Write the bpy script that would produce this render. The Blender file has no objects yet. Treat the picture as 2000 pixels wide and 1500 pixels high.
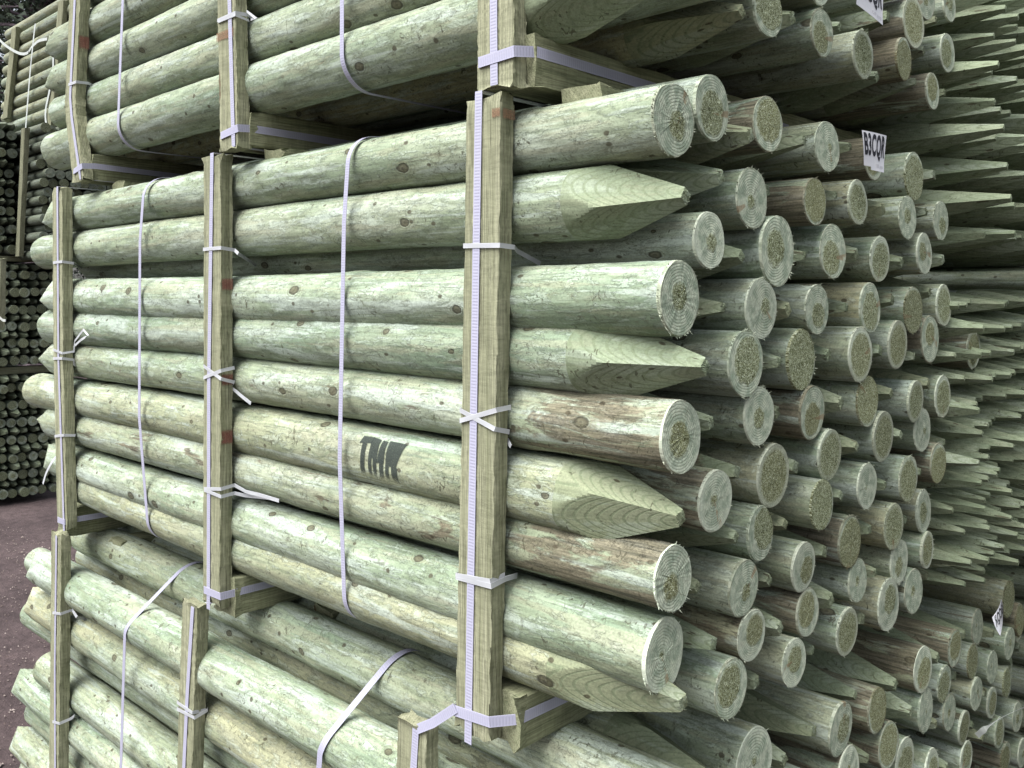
import bpy, bmesh, math, random
from mathutils import Vector, Matrix, noise

S = bpy.context.scene
COL = S.collection
# ------------------------------------------------------------------ camera
EYE = 1.83
FPX = 1774.0
CX, CY = 0.759, -1.1315
cd = bpy.data.cameras.new('camera'); cam = bpy.data.objects.new('camera', cd); COL.objects.link(cam)
cam.location = (CX, CY, EYE)
cam.rotation_euler = (math.radians(90), 0, math.atan2(0.692, 0.722))
cd.sensor_width = 36; cd.lens = 36*FPX/2000; cd.shift_y = -173/2000
cd.clip_start = 0.05; cd.clip_end = 600
S.camera = cam
# ------------------------------------------------------------------ world / sun
SUN_EL, SUN_AZ = 60, 262      # azimuth: compass-like angle of the sun direction in the xy plane
w = bpy.data.worlds.new('World'); S.world = w; w.use_nodes = True
wn = w.node_tree.nodes; wl = w.node_tree.links
for n in list(wn): wn.remove(n)
sky = wn.new('ShaderNodeTexSky'); sky.sky_type = 'NISHITA'; sky.sun_disc = False
sky.sun_elevation = math.radians(SUN_EL); sky.sun_rotation = math.radians(90-SUN_AZ)
sky.air_density = 1.0; sky.dust_density = 4.0; sky.ozone_density = 1.0
hs = wn.new('ShaderNodeHueSaturation'); hs.inputs['Saturation'].default_value = 0.35
bg = wn.new('ShaderNodeBackground'); bg.inputs['Strength'].default_value = 0.10
wo = wn.new('ShaderNodeOutputWorld')
wl.new(sky.outputs[0], hs.inputs['Color']); wl.new(hs.outputs[0], bg.inputs[0]); wl.new(bg.outputs[0], wo.inputs[0])
sd = bpy.data.lights.new('sun', 'SUN'); sun = bpy.data.objects.new('sun', sd); COL.objects.link(sun)
sd.energy = 2.9; sd.angle = math.radians(55); sd.color = (1.0, 0.99, 0.97)
a, e = math.radians(SUN_AZ), math.radians(SUN_EL)
sdir = Vector((math.cos(a)*math.cos(e), math.sin(a)*math.cos(e), math.sin(e)))
sun.rotation_euler = sdir.to_track_quat('Z', 'Y').to_euler(); sun.location = sdir*20
S.view_settings.view_transform = 'Standard'; S.view_settings.look = 'None'
S.view_settings.exposure = 1.28; S.view_settings.gamma = 1.0
S.render.engine = 'CYCLES'

# ------------------------------------------------------------------ pixel helpers (photo is 2000 px wide, horizon at y 577)
def zpx(py, Z): return EYE - (py-577)/FPX*Z
def ray(px, py):
    k = (px-1000)/FPX; m = -(py-577)/FPX
    # direction = fwd + k*right
    return (-0.692+0.722*k, 0.722+0.692*k, m)
def PV(px, py, v):
    d = ray(px, py); t = (v-CY)/d[1]; return Vector((CX+d[0]*t, v, EYE+d[2]*t))
def PU(px, py, u):
    d = ray(px, py); t = (u-CX)/d[0]; return Vector((u, CY+d[1]*t, EYE+d[2]*t))
def u_at(px, v): return PV(px, 577, v).x

# ------------------------------------------------------------------ tags
def tag(o, label=None, cat=None, group=None, kind=None):
    if label: o['label'] = label
    if cat: o['category'] = cat
    if group: o['group'] = group
    if kind: o['kind'] = kind
    return o
def empty(name, loc=(0,0,0), rot=(0,0,0), sc=(1,1,1)):
    o = bpy.data.objects.new(name, None); COL.objects.link(o)
    o.location = loc; o.rotation_euler = rot; o.scale = sc; o.empty_display_size = .05
    return o
def mobj(name, me, parent=None, color=None):
    o = bpy.data.objects.new(name, me); COL.objects.link(o)
    if parent is not None: o.parent = parent
    if color: o.color = color
    return o
def mk(name, verts, faces, mat, smooth=True, angle=30):
    me = bpy.data.meshes.new(name); me.from_pydata(verts, [], faces); me.update()
    if mat: me.materials.append(mat)
    if smooth:
        for p in me.polygons: p.use_smooth = True
        me.set_sharp_from_angle(angle=math.radians(angle))
    return me

# ------------------------------------------------------------------ materials
class NB:
    def __init__(s, name):
        s.m = bpy.data.materials.new(name); s.m.use_nodes = True
        s.t = s.m.node_tree; s.t.nodes.clear()
        s.out = s.t.nodes.new('ShaderNodeOutputMaterial')
        s.b = s.t.nodes.new('ShaderNodeBsdfPrincipled')
        s.t.links.new(s.b.outputs[0], s.out.inputs[0])
    def _set(s, sock, v):
        if v is None: return
        if isinstance(v, bpy.types.NodeSocket): s.t.links.new(v, sock)
        elif isinstance(v, tuple) and len(v) == 3 and sock.type == 'RGBA': sock.default_value = (*v, 1)
        else: sock.default_value = v
    def M(s, op, a, b=None, c=None, clamp=False):
        n = s.t.nodes.new('ShaderNodeMath'); n.operation = op; n.use_clamp = clamp
        s._set(n.inputs[0], a); s._set(n.inputs[1], b)
        if c is not None: s._set(n.inputs[2], c)
        return n.outputs[0]
    def mix(s, f, a, b, mode='MIX'):
        n = s.t.nodes.new('ShaderNodeMix'); n.data_type = 'RGBA'; n.blend_type = mode
        s._set(n.inputs[0], f); s._set(n.inputs[6], a); s._set(n.inputs[7], b); return n.outputs[2]
    def xyz(s, x, y, z):
        n = s.t.nodes.new('ShaderNodeCombineXYZ')
        s._set(n.inputs[0], x); s._set(n.inputs[1], y); s._set(n.inputs[2], z); return n.outputs[0]
    def sep(s, v, color=False):
        n = s.t.nodes.new('ShaderNodeSeparateColor' if color else 'ShaderNodeSeparateXYZ'); s._set(n.inputs[0], v)
        return n.outputs[0], n.outputs[1], n.outputs[2]
    def noise(s, v, scale=1, detail=3, rough=.55, dist=0):
        n = s.t.nodes.new('ShaderNodeTexNoise'); s._set(n.inputs['Vector'], v)
        n.inputs['Scale'].default_value = scale; n.inputs['Detail'].default_value = detail
        n.inputs['Roughness'].default_value = rough; n.inputs['Distortion'].default_value = dist
        return n.outputs['Fac']
    def vor(s, v, scale=1, dim='3D', feat='F1', rnd=1.0):
        n = s.t.nodes.new('ShaderNodeTexVoronoi'); n.voronoi_dimensions = dim; n.feature = feat
        s._set(n.inputs['Vector'], v); n.inputs['Scale'].default_value = scale; n.inputs['Randomness'].default_value = rnd
        return n.outputs['Distance'], (n.outputs['Color'] if 'Color' in n.outputs else None)
    def ramp(s, f, stops, interp='LINEAR'):
        n = s.t.nodes.new('ShaderNodeValToRGB'); n.color_ramp.interpolation = interp
        el = n.color_ramp.elements
        while len(el) < len(stops): el.new(0.5)
        for q, (p, c) in zip(el, stops):
            q.position = p; q.color = (*c, 1) if isinstance(c, tuple) else (c, c, c, 1)
        s._set(n.inputs[0], f); return n.outputs[0]
    def step(s, f, a, b, lo=0.0, hi=1.0):
        n = s.t.nodes.new('ShaderNodeMapRange'); n.interpolation_type = 'SMOOTHSTEP'
        s._set(n.inputs[0], f); n.inputs[1].default_value = a; n.inputs[2].default_value = b
        n.inputs[3].default_value = lo; n.inputs[4].default_value = hi; return n.outputs[0]
    def objco(s):
        n = s.t.nodes.new('ShaderNodeTexCoord'); return n.outputs['Object']
    def ocol(s):
        n = s.t.nodes.new('ShaderNodeObjectInfo'); r, g, b = s.sep(n.outputs['Color'], True)
        return r, g, b, n.outputs['Alpha']
    def bump(s, h, strength=.5, dist=.002, nrm=None):
        n = s.t.nodes.new('ShaderNodeBump'); n.inputs['Strength'].default_value = strength
        n.inputs['Distance'].default_value = dist; s._set(n.inputs['Height'], h)
        if nrm is not None: s._set(n.inputs['Normal'], nrm)
        return n.outputs[0]
    def fin(s, col, rough=.8, spec=.25, nrm=None):
        s._set(s.b.inputs['Base Color'], col); s._set(s.b.inputs['Roughness'], rough)
        s.b.inputs['Specular IOR Level'].default_value = spec
        if nrm is not None: s._set(s.b.inputs['Normal'], nrm)
        return s.m

def post_material(name, kind):
    n = NB(name); X, Y, Z = n.sep(n.objco()); r, g, b, al = n.ocol()
    xs = n.M('MULTIPLY_ADD', r, 37.0, X)
    off = n.M('MULTIPLY', r, 11.0)
    def P(a, c):  # anisotropic coordinates
        return n.xyz(n.M('MULTIPLY', xs, a), n.M('MULTIPLY_ADD', Y, c, off), n.M('MULTIPLY', Z, c))
    arc = n.M('MULTIPLY', n.M('ARCTAN2', Z, n.M('MULTIPLY', Y, -1)), .055)
    rad = n.M('SQRT', n.M('ADD', n.M('MULTIPLY', Y, Y), n.M('MULTIPLY', Z, Z)))
    n1 = n.noise(P(2.2, 13), 1, 4, .6)
    base = n.ramp(n1, [(.30, (.25, .315, .22)), (.42, (.33, .385, .275)), (.52, (.43, .465, .345)), (.62, (.52, .54, .45)), (.74, (.60, .62, .54))])
    ny = n.noise(P(1.1, 7), 1, 3)
    base = n.mix(n.M('MULTIPLY', g, n.step(ny, .28, .52)), base, (.56, .49, .31))
    # pale scuffed flakes left by the peeling machine
    n4 = n.noise(P(22, 60), 1, 7, .78, .5)
    fl = n.step(n4, .51, .56)
    if kind == 'shaft': base = n.mix(n.M('MULTIPLY', fl, .32), base, (.64, .67, .61))
    # fine fibre streaks
    n2 = n.noise(P(7, 190), 1, 3, .6)
    base = n.mix(.55, base, n.ramp(n2, [(.3, .50), (.48, 1.0), (.7, 1.25)]), 'MULTIPLY')
    n5 = n.noise(P(14, 95), 1, 5, .7)
    base = n.mix(.7, base, n.ramp(n5, [(.30, .50), (.46, .95), (.60, 1.08), (.72, 1.22)]), 'MULTIPLY')
    # long tan and bone-white bands left where the bark came off
    nb = n.noise(P(2.6, 34), 1, 5, .62, .5)
    base = n.mix(n.M('MULTIPLY', n.step(nb, .53, .60), .60), base, (.67, .69, .645))
    base = n.mix(n.M('MULTIPLY', n.step(nb, .46, .40), .45), base, (.47, .42, .30))
    nk = n.noise(P(34, 70), 1, 5, .75, .8)
    base = n.mix(n.M('MULTIPLY', n.M('MULTIPLY', n.step(nk, .56, .62), n.step(n.noise(P(4, 18), 1.6, 3), .48, .58)), .60), base, (.17, .155, .10))
    # growth rings: cathedral contours on the round, nested curves on the cut facets
    warp = n.M('MULTIPLY', n.noise(P(1.6, 12), 1, 2), .018 if kind == 'shaft' else .010)
    sn = n.M('SINE', n.M('MULTIPLY', n.M('ADD', rad, warp), 1500.0 if kind == 'shaft' else 1300.0))
    ring = n.step(sn, .45 if kind != 'shaft' else .55, .95)
    rs = n.M('MULTIPLY', ring, .40 if kind == 'shaft' else .62)
    if kind == 'shaft': rs = n.M('MULTIPLY', rs, n.step(n.noise(P(3, 9), 1.7, 2), .42, .58))
    base = n.mix(rs, base, (.22, .25, .15))
    if kind != 'shaft':
        base = n.mix(.5, base, (.36, .40, .27))
        base = n.mix(n.M('MULTIPLY', ring, .15), base, (.22, .25, .14))
    # dirty green-grey patches
    nd = n.noise(P(4, 16), 1.3, 5, .7)
    base = n.mix(n.M('MULTIPLY', n.step(nd, .55, .72), .5), base, (.24, .27, .17))
    # brown stains, amount by object
    ns = n.noise(P(5, 26), 1, 5, .65, .8)
    loc = n.M('MULTIPLY', n.M('MULTIPLY', n.step(X, -.36, -.16), n.M('GREATER_THAN', b, .64)), .17 if kind == 'shaft' else 0.0)
    st = n.step(n.M('ADD', n.M('ADD', ns, loc), n.M('MULTIPLY_ADD', b, .16, -.24)), .47, .55)
    base = n.mix(n.M('MULTIPLY', st, .85), base, n.ramp(n2, [(.35, (.085, .062, .042)), (.62, (.33, .25, .175))]))
    # knots
    kd, kc = n.vor(n.xyz(n.M('MULTIPLY', xs, 6.0), n.M('MULTIPLY_ADD', arc, 10.0, n.M('MULTIPLY', r, 19)), 0.0), 1, '2D', rnd=.9)
    wob = n.M('MULTIPLY', n.M('SUBTRACT', n.noise(P(60, 60), 1, 3), .5), .075)
    kdw = n.M('ADD', kd, wob)
    k1, k2, k3 = n.sep(kc, True)
    sel = n.M('GREATER_THAN', k1, .66)
    size = n.M('MULTIPLY_ADD', k2, .075, .04)
    q = n.M('DIVIDE', kdw, size)
    kmask = n.M('MULTIPLY', n.step(q, 1.12, .85), sel)
    halo = n.M('MULTIPLY', n.M('MULTIPLY', n.step(q, 3.2, 1.0), sel), n.step(n.M('SINE', n.M('MULTIPLY', q, 11)), .1, .9))
    base = n.mix(n.M('MULTIPLY', halo, .45), base, (.25, .22, .13))
    base = n.mix(n.M('MULTIPLY', kmask, .85), base, n.ramp(q, [(.0, (.085, .065, .04)), (.35, (.17, .14, .085)), (.6, (.13, .105, .065)), (.85, (.05, .04, .025)), (1.0, (.15, .13, .08))]))
    # pin knots
    pd, pc = n.vor(n.xyz(n.M('MULTIPLY', xs, 17.0), n.M('MULTIPLY_ADD', arc, 26.0, off), 0.0), 1, '2D')
    p1, p2, p3 = n.sep(pc, True)
    pm = n.M('MULTIPLY', n.step(n.M('ADD', pd, n.M('MULTIPLY', wob, 1.5)), .13, .07), n.M('GREATER_THAN', p1, .86))
    base = n.mix(n.M('MULTIPLY', pm, .8), base, (.08, .055, .03))
    # short dark ticks and torn fibres across the grain
    nt = n.noise(P(95, 60), 1, 3, .6, 1.2)
    zone = n.step(n.noise(P(5, 14), 1.2, 2), .47, .6)
    tk = n.M('MULTIPLY', n.step(nt, .61, .67), zone)
    base = n.mix(n.M('MULTIPLY', tk, .75), base, (.10, .085, .05))
    # dark edges of chipped flakes
    ed = n.M('MULTIPLY', n.M('MULTIPLY', n.step(n4, .475, .505), n.step(n4, .53, .505)), n.step(n.noise(P(9, 30), 1, 2), .45, .6))
    base = n.mix(n.M('MULTIPLY', ed, .42 if kind == 'shaft' else 0.0), base, (.20, .185, .11))
    sp = n.noise(P(260, 260), 1, 2, .6)
    base = n.mix(.6, base, n.ramp(sp, [(.3, .70), (.5, 1.0), (.68, 1.22)]), 'MULTIPLY')
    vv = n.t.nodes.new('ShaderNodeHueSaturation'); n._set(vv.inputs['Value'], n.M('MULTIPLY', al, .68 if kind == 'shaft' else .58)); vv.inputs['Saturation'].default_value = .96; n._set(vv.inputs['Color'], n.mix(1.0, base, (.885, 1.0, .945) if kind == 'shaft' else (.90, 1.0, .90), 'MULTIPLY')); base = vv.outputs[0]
    # relief
    vf, _ = n.vor(P(16, 48), 1, '3D', 'SMOOTH_F1')
    if kind == 'shaft':
        h = n.M('MULTIPLY', vf, .9)
        h = n.M('ADD', h, n.M('MULTIPLY', fl, .45))
        h = n.M('ADD', h, n.M('MULTIPLY', n2, .35))
    else:
        saw = n.noise(P(140, 50), 1, 3, .6)
        h = n.M('ADD', n.M('MULTIPLY', n2, .5), n.M('MULTIPLY', saw, .35))
        h = n.M('SUBTRACT', h, n.M('MULTIPLY', ring, .25))
    h = n.M('ADD', h, n.M('MULTIPLY', n4, .8 if kind == 'shaft' else .2))
    h = n.M('SUBTRACT', h, n.M('MULTIPLY', kmask, .8)); h = n.M('SUBTRACT', h, n.M('MULTIPLY', tk, .6))
    h = n.M('ADD', h, n.M('MULTIPLY', sp, .25))
    return n.fin(base, .74, .3, n.bump(h, .75, .0022 if kind == 'shaft' else .0014))

def end_material():
    n = NB('sawn_end_grain'); X, Y, Z = n.sep(n.objco()); r, g, b, al = n.ocol()
    cy = n.M('MULTIPLY_ADD', n.M('FRACT', n.M('MULTIPLY', r, 7.3)), .026, -.013)
    cz = n.M('MULTIPLY_ADD', n.M('FRACT', n.M('MULTIPLY', r, 13.7)), .026, -.013)
    y, z = n.M('SUBTRACT', Y, cy), n.M('SUBTRACT', Z, cz)
    P = lambda c: n.xyz(n.M('MULTIPLY', r, 31), n.M('MULTIPLY', Y, c), n.M('MULTIPLY', Z, c))
    rad = n.M('SQRT', n.M('ADD', n.M('MULTIPLY', y, y), n.M('MULTIPLY', z, z)))
    radw = n.M('ADD', rad, n.M('MULTIPLY', n.noise(P(32), 1, 3), .007))
    rim = n.M('SQRT', n.M('ADD', n.M('MULTIPLY', Y, Y), n.M('MULTIPLY', Z, Z)))
    ring = n.step(n.M('SINE', n.M('MULTIPLY', radw, 1350)), .0, .9)
    mott = n.noise(P(60), 1, 4)
    outer = n.mix(n.step(mott, .35, .65), (.36, .41, .33), (.64, .66, .55))
    outer = n.mix(n.M('MULTIPLY', ring, .50), outer, (.21, .24, .165))
    # fuzzy torn heartwood: straw coloured fibres over dark
    s1 = n.noise(P(250), 1, 3, .7, 2.0)
    s1 = n.mix(.35, s1, n.noise(P(120), 1, 3, .6), 'MIX') if False else s1
    inner = n.ramp(s1, [(.36, (.05, .05, .02)), (.45, (.19, .205, .10)), (.53, (.44, .46, .29)), (.60, (.82, .85, .68))])
    inner = n.mix(n.M('MULTIPLY', b, .55), inner, n.mix(.6, inner, (.32, .28, .14)))
    lim = n.M('MULTIPLY_ADD', n.M('FRACT', n.M('MULTIPLY', r, 11.9)), .062, .006)
    zn = n.M('SUBTRACT', n.M('ADD', radw, n.M('MULTIPLY', n.noise(P(85), 1, 4, .65), .016)), lim)
    f = n.step(zn, .006, .013)
    col = n.mix(f, inner, outer)
    # some radial brown bands (branch traces)
    ang = n.M('ARCTAN2', z, y)
    d = n.M('ABSOLUTE', n.M('SUBTRACT', ang, n.M('MULTIPLY_ADD', n.M('FRACT', n.M('MULTIPLY', r, 5.1)), 6.0, -3.0)))
    band = n.M('MULTIPLY', n.M('MULTIPLY', n.step(d, .16, .09), n.step(n.M('FRACT', n.M('MULTIPLY', r, 3.3)), .62, .66)), n.step(n.noise(P(45), 1, 2), .4, .55))
    col = n.mix(n.M('MULTIPLY', band, .65), col, (.34, .22, .13))
    d2 = n.M('ABSOLUTE', n.M('SUBTRACT', n.M('ADD', ang, n.M('MULTIPLY', n.noise(P(40), 1, 2), .35)), n.M('MULTIPLY_ADD', n.M('FRACT', n.M('MULTIPLY', r, 23.7)), 5.6, -2.8)))
    crack = n.M('MULTIPLY', n.step(n.M('MULTIPLY', d2, rad), .0011, .0005), n.M('MULTIPLY', n.step(rad, .006, .010), n.M('GREATER_THAN', n.M('FRACT', n.M('MULTIPLY', r, 29.3)), .7)))
    col = n.mix(n.M('MULTIPLY', crack, .45), col, (.10, .09, .055))
    edge = n.step(n.M('ADD', rim, n.M('MULTIPLY', mott, .006)), .0535, .0575)
    col = n.mix(n.M('MULTIPLY', edge, n.M('MULTIPLY_ADD', b, .6, .15)), col, (.13, .095, .06))
    pale = n.M('MULTIPLY', n.M('MULTIPLY', n.step(rim, .040, .05), n.step(n.M('FRACT', n.M('MULTIPLY', r, 17.3)), .4, .6)), n.M('MULTIPLY', n.step(rim, .058, .0545), .6))
    col = n.mix(pale, col, (.66, .68, .58))
    sp = n.noise(P(300), 1, 2)
    col = n.mix(.6, col, n.ramp(sp, [(.3, .72), (.5, 1.0), (.7, 1.2)]), 'MULTIPLY')
    vv = n.t.nodes.new('ShaderNodeHueSaturation'); n._set(vv.inputs['Value'], n.M('MULTIPLY', al, 1.02)); n._set(vv.inputs['Color'], n.mix(1.0, col, (.94, 1.0, .95), 'MULTIPLY')); col = vv.outputs[0]
    h = n.M('ADD', n.M('MULTIPLY', s1, n.M('MULTIPLY_ADD', f, -1.3, 1.6)), n.M('MULTIPLY', ring, -.2))
    h = n.M('ADD', h, n.M('MULTIPLY', n.noise(P(120), 1, 3), .5))
    return n.fin(col, .85, .2, n.bump(h, .9, .0028))

def sawn_material(name, c1, c2, axis):
    n = NB(name); X, Y, Z = n.sep(n.objco()); r, g, b, al = n.ocol()
    l, p, q = {'z': (Z, X, Y), 'y': (Y, X, Z), 'x': (X, Y, Z)}[axis]
    P = lambda a, c: n.xyz(n.M('MULTIPLY_ADD', r, 23, n.M('MULTIPLY', l, a)), n.M('MULTIPLY', p, c), n.M('MULTIPLY', q, c))
    g1 = n.noise(P(1.2, 85), 1, 3, .6); g2 = n.noise(P(9, 420), 1, 2, .6); g3 = n.noise(P(5, 12), 1, 4)
    wv = n.step(n.M('SINE', n.M('MULTIPLY', n.M('ADD', n.M('ADD', p, n.M('MULTIPLY', q, .7)), n.M('MULTIPLY', n.noise(P(1.5, 9), 1, 2), .03)), 1150)), .2, 1)
    col = n.ramp(g1, [(.32, c1), (.66, c2)])
    col = n.mix(n.M('MULTIPLY', wv, .30), col, tuple(v*.55 for v in c1))
    col = n.mix(.8, col, n.ramp(g2, [(.3, .5), (.5, 1.0), (.7, 1.3)]), 'MULTIPLY')
    col = n.mix(n.M('MULTIPLY', n.step(g3, .52, .7), .4), col, tuple(v*.7 for v in c1))
    kd, kc = n.vor(P(3.2, 13), 1, '3D'); k1, k2, k3 = n.sep(kc, True)
    km = n.M('MULTIPLY', n.step(n.M('ADD', kd, n.M('MULTIPLY', g2, .05)), .19, .14), n.M('GREATER_THAN', k1, .6))
    col = n.mix(n.M('MULTIPLY', km, .8), col, (.13, .085, .045))
    sw = n.noise(P(170, 35), 1, 3, .6)
    col = n.mix(.5, col, n.ramp(sw, [(.35, .8), (.6, 1.12)]), 'MULTIPLY')
    vv = n.t.nodes.new('ShaderNodeHueSaturation'); n._set(vv.inputs['Value'], n.M('MULTIPLY', al, .70)); n._set(vv.inputs['Color'], col); col = vv.outputs[0]
    h = n.M('ADD', n.M('ADD', n.M('MULTIPLY', g2, .6), n.M('MULTIPLY', g1, .6)), n.M('MULTIPLY', sw, .6))
    return n.fin(col, .85, .2, n.bump(h, .8, .0014))

def strap_material(name, colr, sc=430):
    n = NB(name)
    uv = n.t.nodes.new('ShaderNodeTexCoord').outputs['UV']; U, V, _ = n.sep(uv)
    rib = n.M('SINE', n.M('MULTIPLY', V, sc*6.283))
    side = n.step(n.M('ABSOLUTE', n.M('SUBTRACT', U, .5)), .34, .42)
    dirt = n.noise(n.xyz(V, U, 0.0), 9, 5, .65)
    col = n.mix(n.step(rib, -.3, .9), tuple(c*.91 for c in colr), colr)
    col = n.mix(side, col, tuple(min(c*1.05, .9) for c in colr))
    col = n.mix(n.M('MULTIPLY', n.step(dirt, .5, .75), .5), col, (.42, .40, .42))
    h = n.M('MULTIPLY', rib, n.M('SUBTRACT', 1.0, side))
    m = n.fin(col, .42, .45, n.bump(h, .3, .0004))
    n.b.inputs['Subsurface Weight'].default_value = .0
    return m

M_SHAFT = post_material('peeled_post_wood', 'shaft')
M_POINT = post_material('sharpened_facet_wood', 'point')
M_END = end_material()
M_BATTEN = sawn_material('sawn_batten_wood', (.25, .26, .16), (.42, .425, .29), 'z')
M_BEARER = sawn_material('sawn_bearer_wood', (.25, .27, .16), (.38, .39, .25), 'y')
M_STRAP = strap_material('woven_polyester_strap', (.355, .355, .46), 190)
M_TIE = strap_material('thin_plastic_tie', (.42, .435, .46), 10)
M_WHITE = strap_material('white_cord_plastic', (.42, .45, .43), 10)

def plain(name, c, rough=.7, nscale=None, c2=None):
    n = NB(name)
    if nscale: col = n.mix(n.step(n.noise(n.objco(), nscale, 4), .35, .65), c, c2)
    else: col = c
    return n.fin(col, rough, .3)
M_FUZZ = plain('torn_wood_fibre', (.55, .53, .36), .8, 60, (.40, .40, .25))

# ------------------------------------------------------------------ post geometry
def post_shape(seed, R, L, taper, detail):
    rnd = random.Random(seed)
    ks = [(k, rnd.uniform(.3, 1)*.016/(k**.4), rnd.uniform(0, 6.28), rnd.uniform(-1.2, 1.2)) for k in (2, 3, 4, 5)]
    bumps = [(rnd.uniform(-L, 0), rnd.uniform(0, 6.28), rnd.uniform(.02, .06), rnd.uniform(.02, .055)) for _ in range(9)]
    bend = (rnd.uniform(-.010, .010), rnd.uniform(-.008, .008)); o = rnd.uniform(0, 90)
    def rad(x, th):
        r = 1 + taper*(-x/L)
        for k, am, ph, m in ks: r += am*math.cos(k*th+ph+m*x*2)
        for bx, bt, ba, bw in bumps:
            dx = (x-bx)/bw
            if abs(dx) < 3:
                dt = (th-bt+math.pi) % (2*math.pi)-math.pi
                r += ba*math.exp(-dx*dx-(dt/.5)**2)
        p = (x*5+o, math.cos(th)*1.1, math.sin(th)*1.1)
        r += .030*noise.noise(p)
        if detail:
            p = (x*22+o, math.cos(th)*3.2, math.sin(th)*3.2); r += .020*noise.noise(p)
            p = (x*60+o, math.cos(th)*8, math.sin(th)*8); r += .007*noise.noise(p)
        return r*R
    def axis(x):
        s = math.sin(math.pi*(-x/L)); return bend[0]*s, bend[1]*s
    return rad, axis

def ring(xs_, seg, rad, axis, roll, lim=None, bevel=None):
    vs = []
    for x in xs_:
        ay, az = axis(x)
        for j in range(seg):
            th = roll+2*math.pi*j/seg
            r = rad(x, th)
            if lim is not None:
                q = (th-roll) % (math.pi/2); q = min(q, math.pi/2-q)
                r = min(r, lim(x)/math.cos(q))
            vs.append((x, ay+r*math.cos(th), az+r*math.sin(th)))
    return vs
def bridge(nr, seg, flip=False):
    f = []
    for i in range(nr-1):
        for j in range(seg):
            a, b_ = i*seg+j, i*seg+(j+1) % seg
            q = (a, b_, b_+seg, a+seg)
            f.append(q[::-1] if flip else q)
    return f

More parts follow.
